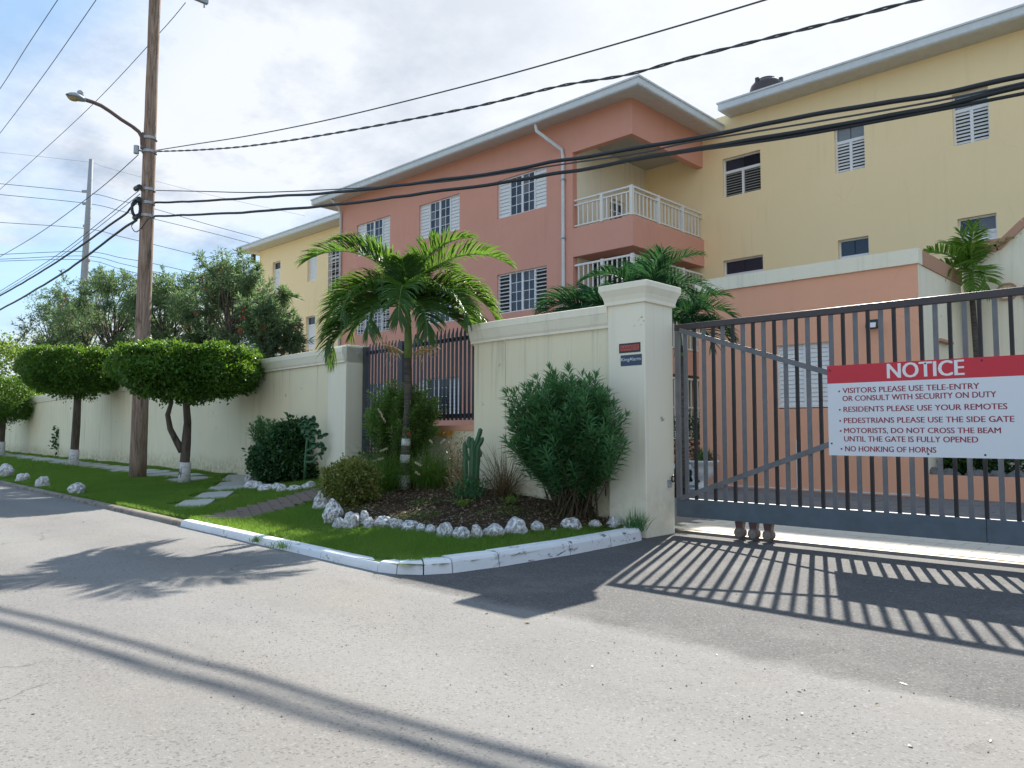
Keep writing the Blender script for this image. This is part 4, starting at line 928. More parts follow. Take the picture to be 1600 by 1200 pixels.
for k in range(3):
    coil.tube([(q[0] - .03 + k * .03, q[1] - r1 - .12 + .09 * math.cos(t), q[2] + .19 * math.sin(t)) for t in np.linspace(0, 2 * math.pi, 17)], .022, 6, False)
par(coil.build('cable_coil', M['cable'], pole, smooth=True), pole)
# street lamp on its arm
q = on_pole(pz(217)); lx = q[0]
sl_ = empty('street_lamp', (lx, q[1] - r1, q[2])); tag(sl_, 'grey cobra-head street lamp on a curved rusty arm from the wooden pole', 'street lamp')
def apt(px, py): p = on_x(px, py, lx); return (lx, float(p[1]), float(p[2]))
arm = [apt(222, 226), apt(221.5, 214), apt(217, 206), apt(206, 197), apt(190, 187), apt(172, 174), apt(158, 165), apt(146, 160), apt(130, 155)]
par(MB().tube(arm, .042, 10).build('arm', M['brownmetal'], sl_, smooth=True), sl_)
par(MB().box(lx - .05, apt(222, 222)[1] - .02, arm[0][2] - .1, lx + .05, q[1], arm[1][2] + .1).build('bracket', M['brownmetal'], sl_), sl_)
h0, h1 = Vector(apt(133, 157)), Vector(apt(103, 147)); hd = MB(); 
st = [(0, .07, .05), (.12, .085, .07), (.35, .13, .09), (.62, .16, .085), (.85, .12, .05), (1., .03, .015)]
ax = (h1 - h0); n = 14
for t_, wx, wz in st:
    c = h0 + ax * t_
    for j in range(n):
        an = 2 * math.pi * j / n; z = wz * math.sin(an); hd.v.append((c.x + wx * math.cos(an), c.y, c.z + (z if z > 0 else z * .6)))
for i in range(len(st) - 1):
    for j in range(n): hd.f.append((i * n + j, i * n + (j + 1) % n, (i + 1) * n + (j + 1) % n, (i + 1) * n + j))
hd.f += [tuple(range(n)), tuple((len(st) - 1) * n + j for j in range(n - 1, -1, -1))]
head = par(hd.build('lamp_head', M['galv'], sl_, smooth=True), sl_)
c = h0 + ax * .6; MB().lathe([(.001, -.09), (.08, -.075), (.12, -.04)], (c.x, c.y, c.z), 14).build('lens', M['straw'], head)
c = h0 + ax * .25; MB().lathe([(.03, .05), (.03, .09), (.065, .095), (.07, .15), (.05, .175)], (c.x, c.y, c.z), 14).build('photocell', M['galv'], head)

PD = np.array([1., .045, 0]) / math.hypot(1, .045); PO = (PXc, PYc)
def wire(px_pts, rad, label, m='wire', plane=None, ext=None, name='overhead_wire', group='overhead wires and cables', wobble=0, twist=False):
    P_, D_ = plane or (PO, PD); 
    Q = [px_pts[0]] + list(px_pts) + [px_pts[-1]]; px2 = []
    for i in range(1, len(Q) - 2):
        for t in np.linspace(0, 1, 9)[:-1]:
            a_, b_, c_, d_ = [np.array(w_, float) for w_ in Q[i - 1:i + 3]]
            px2.append(.5 * ((2 * b_) + (-a_ + c_) * t + (2 * a_ - 5 * b_ + 4 * c_ - d_) * t * t + (-a_ + 3 * b_ - 3 * c_ + d_) * t ** 3))
    px2.append(np.array(px_pts[-1], float)); pts = [on_plane(px, py, P_, D_) for px, py in px2]
    if ext:
        dv = pts[-1] - pts[-2]; dv = dv / np.linalg.norm(dv); e = pts[-1] + dv * ext; e[2] += .012 * ext; pts.append(e)
    P2 = [p + np.array([0, 0, wobble * mnoise.noise(Vector((p[0] * 1.7, p[1], p[2])))]) for p in pts[:-1]]
    P2.append(pts[-1]); mb = MB()
    if twist:
        L = [0]; 
        for i in range(1, len(P2)): L.append(L[-1] + float(np.linalg.norm(P2[i] - P2[i - 1])))
        tt = np.arange(0, L[-1], .09); PP = np.stack([np.interp(tt, L, [p[k] for p in P2]) for k in range(3)], -1)
        for ph in (0, math.pi):
            mb.tube([p + np.array([0, math.cos(t * 9 + ph), math.sin(t * 9 + ph)]) * rad * .9 for p, t in zip(PP, tt)], rad * .8, 4)
    else: mb.tube(P2, rad, 6)
    o = mb.build(name, M[m], smooth=True); tag(o, label, 'cable', group); return o
wire([(221, 317), (243, 316.5), (315, 314), (405, 308), (540, 299), (740, 275), (877, 251), (1000, 230), (1080, 216.5), (1271, 180), (1463, 147.5), (1600, 119)], .024,
     'thick dark upper cable from the wooden pole across both buildings', 'cable', ext=9, wobble=.015)
wire([(214, 341), (243, 338), (315, 335), (405, 330), (540, 318), (740, 291.6), (877, 270), (979, 251), (1080, 233), (1160, 220.5), (1271, 203), (1463, 167), (1600, 135)], .024,
     'thick dark lower cable from the wooden pole across both buildings', 'cable', ext=9, wobble=.015)
wire([(221, 297), (315, 299), (405, 300.6), (540, 295), (660, 287), (740, 278), (877, 257), (1000, 239), (1080, 222), (1271, 191), (1463, 158), (1600, 129)], .010,
     'thin wire running between the two thick dark cables', 'wire', ext=9)
wire([(980, 252), (1080, 236), (1160, 225), (1271, 208), (1463, 172.5), (1600, 146)], .016, 'thin dark strand sagging just under the lower thick cable', 'cable', ext=9)
wire([(224, 238), (300, 226), (400, 210), (540, 181), (740, 131), (889, 90), (1080, 34.5), (1195, 0), (1300, -32)], .010, 'thin straight wire rising highest to the right over the peach roof', 'wire', ext=6)
wire([(224, 237), (315, 234), (405, 226), (540, 205), (740, 167), (877, 134), (979, 117), (1078, 90), (1271, 42), (1432, 0), (1540, -30)], .012, 'twisted service wire rising to the right above the peach roof corner', 'wire', ext=6, twist=True)
ML = np.array([1., -.02, 0])
LP_ = ((PXc, PYc - .25), ML)
CA = ((PXc, float(far_[1]) - .1), ML)
wire([(290, 4), (252, 48.6), (144, 164), (0, 296), (-60, 345)], .010, 'thin wire from the crossarm passing behind the wooden pole to the left', 'wire', CA)
wire([(96, -10), (90, 0), (45, 68), (0, 138.6), (-50, 205)], .010, 'leftmost thin wire crossing the top left corner of the sky', 'wire', ((PXc, PYc - 1.4), ML))
wire([(157, -10), (150, 0), (75, 108), (0, 208), (-50, 268)], .010, 'second thin wire from the left crossing the top left sky', 'wire', ((PXc, PYc - .9), ML))
wire([(216, 242), (175, 279), (135, 311), (65, 362), (0, 401), (-60, 434)], .010, 'thin wire from the insulator dropping left past the concrete pole', 'wire', LP_)
wire([(218, 297), (150, 352), (90, 398), (0, 455), (-60, 490)], .009, 'upper thin wire beside the thick cables left of the wooden pole', 'wire', LP_)
wire([(219, 303), (155, 354), (92, 402), (0, 459), (-60, 494)], .008, 'lower thin wire beside the thick cables left of the wooden pole', 'wire', LP_)
wire([(213, 317), (204, 325), (196, 335), (170, 353), (135, 378), (70, 421), (0, 462), (-60, 493)], .026, 'upper thick dark cable running left from the wooden pole', 'cable', LP_, wobble=.02)
wire([(214, 343), (204, 349), (189, 360), (150, 389), (90, 432), (0, 484), (-60, 514)], .028, 'lower thick dark cable running left from the wooden pole', 'cable', LP_, wobble=.02)
wire([(214, 345), (206, 352), (209, 360), (214, 362), (222, 355), (229, 345), (236, 339)], .012, 'short looped cable hanging below the clamps on the wooden pole', 'cable', LP_)
# distant concrete pole and its wires
DD = 46.; ct = at_depth(142.5, 249, DD); cb = at_depth(131, 452, DD)
k_ = (0 - ct[2]) / (cb[2] - ct[2]); cg = ct + (cb - ct) * k_
cp = empty('concrete_pole', (float(cg[0]), float(cg[1]), 0)); tag(cp, 'tall grey concrete power pole far behind the trees on the left', 'utility pole')
par(MB().tube([cg, cb, (cb + ct) / 2, ct], [.30, .235, .18, .12], 10).build('shaft', M['concrete_pole'], cp, smooth=True), cp)
for py in (299, 318, 353, 407):
    p = at_depth(138 + (349 - py) * -.03, py, DD); par(MB().tube([p + np.array([-.22, -.2, 0]), p + np.array([.05, .05, 0])], .09, 8).build('insulator', M['galv'], cp), cp)
dpl = (cg[:2], np.array([R_[0] * .97 + F_[0] * .25, R_[1] * .97 + F_[1] * .25, 0]))
for i, pts in enumerate(([(-60, 233), (0, 238), (135, 253), (160, 260), (214, 275), (330, 305), (480, 338)], [(-60, 282), (0, 287), (135, 301), (190, 314), (240, 326), (330, 352), (412, 374)],
                         [(-60, 299), (0, 304), (137, 318), (190, 330), (240, 342), (330, 364), (405, 384)], [(-60, 344), (0, 347.5), (133, 357), (190, 370), (240, 382), (330, 404), (400, 420)],
                         [(-60, 399), (0, 397.5), (132, 393), (190, 403), (240, 412), (320, 430)], [(-60, 405), (0, 405), (132, 400), (190, 412), (240, 424), (320, 444)], [(-60, 410), (0, 408), (130, 406), (190, 421), (240, 433), (300, 447)])):
    o = wire(pts, .017 if i else .009, '%s wire from the top strung through the distant concrete pole' % ORD[i], 'galv' if not i else 'wire', dpl, group='distant power line wires')

# ================================================================== ROCKS
def rock_mesh(seed, pit=.5):
    b = bmesh.new(); bmesh.ops.create_icosphere(b, subdivisions=4, radius=1); s = Vector((seed * 7.3, seed * 3.1, seed))
    for v in b.verts:
        p = v.co.copy(); n1_ = mnoise.noise(p * 1.1 + s); n2_ = mnoise.noise(p * 2.6 + s); n3_ = mnoise.fractal(p * 5.5 + s, 1, 2, 4)
        v.co = p * (1 + .30 * n1_ + .15 * n2_ - .085 * pit * abs(n3_)); v.co.z = max(v.co.z, -.62)
    zs = [v.co.z for v in b.verts]; xs2 = [v.co.x for v in b.verts]
    me = bpy.data.meshes.new('rock'); b.to_mesh(me); b.free(); me.materials.append(M['rock']); me.polygons.foreach_set('use_smooth', [True] * len(me.polygons)); return me
rmesh = [rock_mesh(i + 1, .4 + .5 * (i % 3)) for i in range(9)]
def rock(px, py, w, h, label, group, i, z_extra=0.):
    """px,py: contact point; w,h seen size in photo pixels"""
    p = hit(px, py); dep = float((p - C_) @ F_); W_ = w / FPX * dep; H_ = h / FPX * dep
    o = inst('rock', rmesh[i % 9], None, (p[0] - F_[0] * 0 + F_[0] * W_ * .35, p[1] + F_[1] * W_ * .35, float(ground_z(p[0], p[1])) + H_ * .30 + z_extra), (random.uniform(-.2, .2), random.uniform(-.2, .2), random.uniform(0, 6.28)), (W_ * .50, W_ * .48, H_ * .66))
    tag(o, label, 'rock', group); return o
big = {1: 'largest white pitted rock left of the round bush, at the bed corner', 0: 'big white rock above the largest one, beside the brick path'}
zr = [(305, 515, 65, 65), (342, 562, 75, 75), (366, 598, 45, 35), (410, 588, 60, 55), (458, 580, 40, 50), (475, 600, 40, 38), (528, 597, 65, 35), (575, 603, 50, 38), (627, 610, 65, 40), (665, 620, 40, 32), (700, 627, 42, 35),
      (753, 628, 60, 52), (812, 637, 58, 45), (868, 630, 45, 48), (932, 627, 75, 42), (1013, 615, 75, 55), (1090, 613, 50, 33), (1150, 622, 25, 15), (1215, 603, 78, 38), (1300, 603, 45, 25), (1367, 597, 50, 38), (1405, 590, 40, 40)]
nR = len(zr)
for i, (a, b, w, h) in enumerate(zr):
    s = 2.319; rock(370 + a / s, 560 + (b + h / 2) / s, w / s * 1.05, h / s * 1.08,
                    big.get(i, '%s whitewashed rock from the gate pillar in the flower bed edging' % ORD[nR - 1 - i]), 'white rocks edging the gate flower bed', i)
zr2 = [(42, 436, 35, 26), (47, 460, 55, 32), (72, 463, 40, 28), (100, 470, 60, 28), (142, 465, 40, 30), (160, 472, 40, 28), (205, 472, 55, 22), (257, 462, 52, 28)]
for i, (a, b, w, h) in enumerate(zr2):
    s = 2.319; rock(370 + a / s, 560 + (b + h / 2) / s, w / s * 1.05, h / s, '%s white rock from the left edging the shrub bed under the long wall' % ORD[i], 'white rocks edging the shrub bed under the wall', i + 4)
for i, (x, y, w, h, l) in enumerate([(3, 747, 22, 22, 'leftmost white rock on the lawn by the bare kerb'), (31, 754, 21, 15, 'second white rock from the left beside the bare kerb'), (62, 761, 21, 17, 'third white rock from the left, pale boulder at the kerb'),
                                     (115, 772, 27, 17, 'white boulder on the kerb edge nearest the wooden pole')]):
    rock(x, y, w, h, l, 'white rocks along the bare kerb', i + 2)
for i, (px, py, w) in enumerate([(1462, 733, 24), (1486, 736, 30), (1530, 735, 36), (1560, 737, 24), (1592, 738, 30)]):
    p = on_y(px, py, 15.9); o = inst('rock', rmesh[i + 1], None, (p[0], 15.85, .36), (0, 0, i * 1.3), (w / FPX * 16 * .5, .2, .16)); o.data = rmesh[i + 1].copy(); o.data.materials[0] = M['rock_dark']
    tag(o, '%s grey rock from the left on the orange planter behind the gate' % ORD[i], 'rock', 'grey rocks in the planter')

# ================================================================== PLANTS
def norm(a): return a / (np.linalg.norm(a, axis=-1, keepdims=True) + 1e-9)
def leaf_mesh(name, P_, D_, S_, L, W, m, fold=.18, droop=.0, kind5=True):
    """P base points, D leaf axis, S side vectors, L length, W width (arrays)"""
    P_ = np.asarray(P_); D_ = norm(np.asarray(D_)); S_ = np.asarray(S_); S_ = norm(S_ - D_ * (S_ * D_).sum(1)[:, None]); n_ = np.cross(D_, S_); L = np.asarray(L)[:, None] * np.ones((len(P_), 1)); W = np.asarray(W)[:, None] * np.ones((len(P_), 1))
    dz = np.zeros_like(P_); dz[:, 2] = -1
    tip = P_ + D_ * L + dz * L * droop; mid = P_ + D_ * L * .48 + dz * L * droop * .25
    if kind5:
        v = np.stack([P_, mid + S_ * W / 2 + n_ * W * fold, mid - n_ * W * fold * .2, mid - S_ * W / 2 + n_ * W * fold, tip], 1).reshape(-1, 3); k = np.arange(len(P_))[:, None] * 5
        f = np.concatenate([k + [[0, 1, 2]], k + [[0, 2, 3]], k + [[2, 1, 4]], k + [[3, 2, 4]]], 0)
    else:
        v = np.stack([P_, mid + S_ * W / 2, tip, mid - S_ * W / 2], 1).reshape(-1, 3); k = np.arange(len(P_))[:, None] * 4
        f = np.concatenate([k + [[0, 1, 2]], k + [[0, 2, 3]]], 0)
    return np_mesh(name, v, f, m)
def np_mesh(name, v, f, m):
    me = bpy.data.meshes.new(name); nv, nf = len(v), len(f); c = f.shape[1]
    me.vertices.add(nv); me.vertices.foreach_set('co', v.astype(np.float32).ravel()); me.loops.add(nf * c); me.loops.foreach_set('vertex_index', f.astype(np.int32).ravel())
    me.polygons.add(nf); me.polygons.foreach_set('loop_start', np.arange(0, nf * c, c, dtype=np.int32)); me.update(calc_edges=True)
    me.materials.append(m); return me
def obj(name, me, parent=None, loc=(0, 0, 0)): return inst(name, me, parent, loc)
def rdir(n, up=0.): d = rng.normal(size=(n, 3)); d[:, 2] += up; return norm(d)

def clampw(b, m=.3):
    b = np.array(b, float); yw = float(wall_y(b[0])) - m
    if b[1] > yw: t = (b[1] - yw) / F_[1]; b[0] -= F_[0] * t; b[1] = yw
    b[2] = float(ground_z(b[0], b[1])); return b
# ---- lawn grass
def blades(n, xr, yr, hmin, hmax, w, keep):
    x = rng.uniform(*xr, n); y = kerb_y(x) + .12 + rng.uniform(0, 1, n) * (wall_y(x) - kerb_y(x)) if yr is None else rng.uniform(*yr, n)
    k = keep(x, y); x, y = x[k], y[k]; n = len(x); z = ground_z(x, y) - .003
    hh = rng.uniform(hmin, hmax, n) * (1 + .5 * np.sin(x * 2.3) * np.cos(y * 3.1)); lean = rng.normal(size=(n, 2)) * .55
    a = rng.uniform(0, 6.28, n); s = np.stack([np.cos(a), np.sin(a), 0 * a], -1) * (w * rng.uniform(.7, 1.3, n))[:, None]
    p = np.stack([x, y, z], -1); t = p + np.stack([lean[:, 0] * hh, lean[:, 1] * hh, hh], -1)
    v = np.stack([p - s / 2, p + s / 2, t], 1).reshape(-1, 3); f = np.arange(n)[:, None] * 3 + [[0, 1, 2]]; return v, f
def grass_keep(x, y):
    k = in_lawn(x, y, .16) & (y < wall_y(x) - .0) & ~on_path(x, y, -.02)
    k &= ~(in_bed(x, y) & (rng.uniform(size=len(x)) > np.clip(.55 - (y - bed_y(x)) * 1.1, .02, .5) * np.interp(x, [-9, -7.2, -6.4], [.25, .5, 1.]) + .22 * (np.sin(x * 5.1) * np.cos(y * 4.3) > .3)))
    for c in slabs:
        near_ = (np.abs(x - c[0]) < .75) & (np.abs(y - c[1]) < .6)
        if near_.any(): k &= ~(near_ & ((((x - c[0]) ** 2) / .30 + ((y - c[1]) ** 2) / .14) < 1))
    return k
VV, FF, off = [], [], 0
for n, xr, h0_, h1_, w in ((150000, (-9.5, -4.8), .022, .062, .0062), (150000, (-15, -9.5), .025, .065, .009), (120000, (-26, -15), .03, .065, .012), (50000, (-60, -26), .04, .08, .03)):
    v, f = blades(n, xr, None, h0_, h1_, w, grass_keep); VV.append(v); FF.append(f + off); off += len(v)
gr = obj('grass', np_mesh('grass', np.concatenate(VV), np.concatenate(FF), M['l_grass'])); tag(gr, 'short green lawn grass on the verge along the kerb', 'grass', kind='stuff')
# leaf litter
n = 5200; x = rng.uniform(-9.6, BX1, n); y = rng.uniform(4.6, 7.9, n); k = in_bed(x, y) & in_lawn(x, y); x, y = x[k], y[k]; n = len(x)
me = leaf_mesh('leaf_litter', np.stack([x, y, ground_z(x, y) + .03 + rng.uniform(0, .02, n)], -1), rng.normal(size=(n, 3)) * [1, 1, .25], rng.normal(size=(n, 3)) * [1, 1, .3], rng.uniform(.02, .06, n), rng.uniform(.012, .03, n), M['l_litter'], .3)
tag(obj('leaf_litter', me), 'dry brown leaf litter scattered over the flower bed', 'leaf litter', kind='stuff')
n = 260; x = rng.uniform(-12, 2, n); y = rng.uniform(.4, 7.8, n); k = (rng.uniform(size=n) < np.clip(1.2 - np.abs(y - kerb_y(x) + .35), .12, 1)) | ((x > -5) & (rng.uniform(size=n) < .08)); k &= ~in_bed(x, y); x, y = x[k], y[k]; n = len(x)
zl = np.where((y > kerb_y(x)) & (x < side_x(np.clip(y, 4.1, 7.5))), ground_z(x, y) + .035, .006)
tag(obj('fallen_leaves', leaf_mesh('fallen_leaves', np.stack([x, y, zl], -1), rng.normal(size=(n, 3)) * [1, 1, .08], rng.normal(size=(n, 3)) * [1, 1, .1], rng.uniform(.015, .045, n), rng.uniform(.008, .02, n), M['l_dry'], .1)), 'small dry leaves fallen along the kerb and on the asphalt', 'leaf litter', kind='stuff')
# grit on the road near the kerb
n = 1400; x = rng.uniform(-8, 1.5, n); y = rng.uniform(1.6, 8.0, n); k = ~((x < side_x(np.clip(y, 4.1, 7.5)) + .02) & (y > kerb_y(x) - .02)); x, y = x[k], y[k]; n = len(x); s = rng.uniform(.002, .006, n)[:, None]
tet = np.array([[1, 0, -.3], [-.5, .87, -.3], [-.5, -.87, -.3], [0, 0, .9]]); v = (np.stack([x, y, s[:, 0] * .3], -1)[:, None, :] + tet[None] * s[:, :, None]).reshape(-1, 3); kk = np.arange(n)[:, None] * 4
f = np.concatenate([kk + [[0, 1, 3]], kk + [[1, 2, 3]], kk + [[2, 0, 3]]]); tag(obj('grit', np_mesh('grit', v, f, M['stem'])), 'dark grit and small stones scattered on the asphalt', 'gravel', kind='stuff')

# ---- palms
def frond_mesh(L, e0, e1, nl=58, ll=.42, lw=.026, m=None, curl=.5, seed=0, vshape=.55):
    """one arching frond growing from the origin towards +X; returns rachis tube + leaflets as one mesh each"""
    rg = np.random.default_rng(seed); n = 26; s = np.linspace(0, 1, n); e = R(e0) + (R(e1) - R(e0)) * s ** 1.15
    dx = np.cos(e) * L / n; dz = np.sin(e) * L / n; X = np.concatenate([[0], np.cumsum(dx)]); Z = np.concatenate([[0], np.cumsum(dz)]); Yw = .05 * L * np.sin(np.linspace(0, 1.5, n + 1)) * rg.normal()
    Cn = np.stack([X, Yw, Z], -1); S2 = np.linspace(0, 1, n + 1)
    V, Fc = [], []; off = 0
    for side in (1, -1):
        t = np.sort(np.clip(np.linspace(.14, .995, nl) + rg.normal(size=nl) * .004, .1, 1)); nl_ = len(t)
        P_ = np.stack([np.interp(t, S2, Cn[:, k]) for k in range(3)], -1); P2_ = np.stack([np.interp(np.clip(t + .02, 0, 1.0), S2, Cn[:, k]) for k in range(3)], -1) ; P1_ = np.stack([np.interp(np.clip(t - .02, 0, 1), S2, Cn[:, k]) for k in range(3)], -1)
        T = norm(P2_ - P1_); side_v = np.zeros_like(T); side_v[:, 1] = side; up = norm(np.cross(T, side_v) * side * -1); up[up[:, 2] < -.2] *= 1
        up = np.cross(side_v * side, T) * 1.0; up = norm(-np.cross(T, np.array([0, 1., 0])[None])) ; up = np.where((up[:, 2:] < 0) & (np.abs(T[:, 2:]) < .9), -up, up)
        ang = np.interp(t, [0, .3, .8, 1], [72, 62, 50, 24]) + rg.normal(size=nl_) * 5; ln = ll * np.interp(t, [.1, .3, .6, .9, 1], [.55, 1, 1.0, .7, .42]) * rg.uniform(.88, 1.08, nl_)
        D = T * np.cos(np.radians(ang))[:, None] + (side_v * math.cos(vshape) + up * math.sin(vshape)) * np.sin(np.radians(ang))[:, None]; D = norm(D + rg.normal(size=D.shape) * .05)
        w = lw * np.interp(t, [.1, .4, .9, 1], [.8, 1, .8, .5])
        q = [P_]; d = D.copy(); seg = 4
        for k in range(seg):
            d = norm(d + np.array([0, 0, -1.]) * (curl * (.10 + .17 * k) * (1 + .3 * rg.normal(size=(nl_, 1))))); q.append(q[-1] + d * (ln / seg)[:, None])
        wid = [.35, 1., .95, .6, .04]; SS = norm(np.cross(D, up)); 
        rows2 = []
        for k in range(seg + 1):
            hw = (w * wid[k] / 2)[:, None]; nn = norm(np.cross(SS, D)); rows2 += [q[k] + SS * hw + nn * hw * .5, q[k] - nn * hw * .2, q[k] - SS * hw + nn * hw * .5]
        vv = np.stack(rows2, 1).reshape(-1, 3); k0 = np.arange(nl_)[:, None] * (3 * (seg + 1)) + off; fl = []
        for k in range(seg):
            a = 3 * k; fl += [k0 + [[a, a + 1, a + 4, a + 3]], k0 + [[a + 1, a + 2, a + 5, a + 4]]]
        V.append(vv); Fc.append(np.concatenate(fl)); off += len(vv)
    me = np_mesh('frond', np.concatenate(V), np.concatenate(Fc), m); r = MB().tube(Cn, list(np.interp(S2, [0, .15, 1], [.022, .012, .003])), 6).mesh('rachis', M['shaft'], True)
    return me, r
FV = {}
def palm(root, crown, fronds, leafm, L0=1.5, seed=1, ll=.42, lw=.026, nl=58):
    """fronds: (azimuth in the ground plane deg, e0, e1, length factor)"""
    for i, (az, e0, e1, lf) in enumerate(fronds):
        me, r = frond_mesh(L0 * lf, e0, e1, nl, ll * (.8 + .2 * lf), lw, leafm, .5 + .2 * ((i * 7) % 3 - 1) * .5, seed * 100 + i)
        o = inst('frond', me, root, tuple(crown), (random.uniform(-.12, .12), 0, R(az))); inst('rachis', r, o)
def vaz(phi):  # azimuth seen in the picture: 0 = to the right, 90 = towards the viewer, 180 = left
    v = R_ * math.cos(R(phi)) - np.array([F_[0], F_[1], 0]) * math.sin(R(phi)); return math.degrees(math.atan2(v[1], v[0]))
pb_ = hit(631, 764); PDp = float((pb_ - C_) @ F_); crown = at_depth(637, 479, PDp)
pr = empty('palm_tree', tuple(pb_)); tag(pr, 'arching green palm with white-banded trunk in the flower bed before the iron fence', 'palm tree')
tp_ = [pb_ - [0, 0, .08], at_depth(631, 745, PDp), at_depth(634, 700, PDp), at_depth(637.5, 640, PDp), at_depth(638, 590, PDp), at_depth(638, 550, PDp)]
tr = [.100, .082, .066, .060, .056, .053]
par(MB().tube(sum([[np.array(tp_[i]) * (1 - f) + np.array(tp_[i + 1]) * f for f in (0, .25, .5, .75)] for i in range(5)], []) + [tp_[5]],
              [r * (1 + .025 * (j % 2)) for j, r in enumerate(np.interp(np.linspace(0, 5, 21), range(6), tr))], 16, wob=.06).build('trunk', M['palmtrunk'], pr, smooth=True), pr)
def trunk_at(py):
    ys_ = [764, 745, 700, 640, 590, 550]; k = int(np.clip(np.searchsorted([-y for y in ys_], -py) - 1, 0, 4)); f = (ys_[k] - py) / (ys_[k] - ys_[k + 1]); return np.array(tp_[k]) * (1 - f) + np.array(tp_[k + 1]) * f, tr[k] * (1 - f) + tr[k + 1] * f
for y0_, y1_ in ((685, 696), (710, 723), (742, 758)):
    (a, ra), (b, rb) = trunk_at(y1_), trunk_at(y0_); par(MB().tube([a, (a + b) / 2, b], [ra * 1.05, (ra + rb) * .525, rb * 1.05], 16, wob=.05).build('painted_band', M['wash'], pr, smooth=True), pr)
par(MB().tube([at_depth(638, 560, PDp), at_depth(638, 535, PDp), at_depth(637.5, 500, PDp), at_depth(637, 470, PDp)], [.056, .062, .05, .03], 12).build('crownshaft', M['shaft'], pr, smooth=True), pr)
fr = [(175, 72, -32, 1.38), (6, 72, -32, 1.36), (160, 78, 0, 1.08), (22, 78, 0, 1.08),
      (186, 44, -72, 1.12), (-6, 42, -66, 1.16), (168, 14, -84, 1.16), (178, 4, -80, 1.14), (14, 18, -74, 1.1), (2, 0, -70, .95), (192, 58, -55, 1.0), (-14, 56, -50, 1.05),
      (120, 22, -84, .95), (88, 42, -88, 1.05), (62, 16, -84, .85), (270, 74, 5, .95), (235, 70, -10, 1.0), (305, 70, -10, 1.0), (90, 80, 10, .6), (140, 36, -76, 1.02), (40, 36, -72, 1.0), (210, 30, -70, 1.0), (330, 30, -70, 1.0)]
palm(pr, np.array(crown) - pb_, [(vaz(p), e0, e1, l) for p, e0, e1, l in fr], M['l_palm'], 1.38, 3, .48, .029, 88)
inst('spear_leaf', MB().tube([(0, 0, 0), (.02, 0, .35), (.01, .01, .7)], [.03, .02, .004], 6).mesh('spear_leaf', M['shaft'], True), pr, tuple(np.array(crown) - pb_))
st_ = MB(); c0 = np.array(at_depth(638, 556, PDp)) - pb_
for sgn, (tx, ty) in ((-1, (597, 538)), (1, (684, 541))):
    e_ = np.array(at_depth(tx, ty, PDp - .1)) - pb_
    for k in range(34):
        t = random.uniform(.3, 1); m_ = c0 + (e_ - c0) * t + rng.normal(size=3) * .03; st_.tube([c0 + (e_ - c0) * t * .55 + rng.normal(size=3) * .02, m_, m_ + rng.normal(size=3) * [.09, .09, .10] + [0, 0, -.02]], .0035, 3, False)
    st_.tube([c0, (c0 + e_) / 2 + [0, 0, .03], e_], .010, 5)
inst('dry_flower_stalk', st_.mesh('dry_flower_stalk', M['straw']), pr)
# palms behind the gate wall
for j, (px, py, dep, L0, fl, lab) in enumerate([
    (930, 497, 12.6, 1.15, [(180, 50, -70, 1.0), (165, 25, -75, 1.0), (200, 65, -45, 1.0), (90, 40, -70, .8), (20, 55, -40, .9), (270, 70, 0, .9), (240, 60, -20, 1), (300, 60, -20, .9), (130, 30, -70, .9), (0, 30, -50, .8), (60, 60, -30, .8)], 'dark palm behind the gate wall, its fronds drooping left of the pillar'),
    (1008, 472, 13.3, 1.28, [(10, 50, -45, 1.0), (-8, 30, -60, 1.1), (170, 60, -30, 1.0), (195, 40, -50, .9), (90, 55, -60, .8), (270, 75, 10, 1.0), (230, 66, -10, 1.), (310, 66, -10, 1.), (45, 40, -60, .9), (135, 40, -60, .9), (80, 78, 20, .8), (20, 72, 0, 1)], 'dark palm behind the gate pillar with fronds rising above its cap'),
    (1060, 515, 14.2, 1.15, [(5, 60, -40, 1.0), (-10, 35, -60, 1.), (30, 30, -65, 1.0), (90, 50, -60, .9), (180, 60, -20, .9), (250, 75, 0, 1.), (300, 66, -10, 1.), (60, 20, -70, 1.), (20, 75, -10, 1.0)], 'dark palm between the gate pillar and the orange gatehouse')]):
    c_ = at_depth(px, py, dep); b_ = np.array([c_[0], c_[1], 0]); r_ = empty('palm_tree', tuple(b_)); tag(r_, lab, 'palm tree', 'palms behind the gate wall')
    inst('trunk', MB().tube([(0, 0, 0), (.03, 0, c_[2] * .5), (0, 0, c_[2] - .3)], [.12, .09, .08], 10, wob=.05).mesh('trunk', M['palmtrunk'], True), r_)
    inst('crownshaft', MB().tube([(0, 0, c_[2] - .5), (0, 0, c_[2])], [.09, .05], 10).mesh('crownshaft', M['shaft'], True), r_)
    palm(r_, c_ - b_, [(vaz(p), e0, e1, l) for p, e0, e1, l in fl], M['l_palm_dark'], L0, 11 + j, .46, .03, 46)
c_ = at_depth(1517, 418, 16.2); b_ = np.array([c_[0], c_[1], .3]); r_ = empty('palm_tree', tuple(b_)); tag(r_, 'small bright green palm in the planter behind the sliding gate', 'palm tree')
inst('trunk', MB().tube([(.1, 0, 0), (.05, 0, c_[2] * .5), (0, 0, c_[2] - .9)], [.07, .06, .055], 10, wob=.08).mesh('trunk', M['palmtrunk'], True), r_)
inst('crownshaft', MB().tube([(0, 0, c_[2] - 1.0), (0, 0, c_[2] - .4)], [.07, .045], 10).mesh('crownshaft', M['shaft'], True), r_)
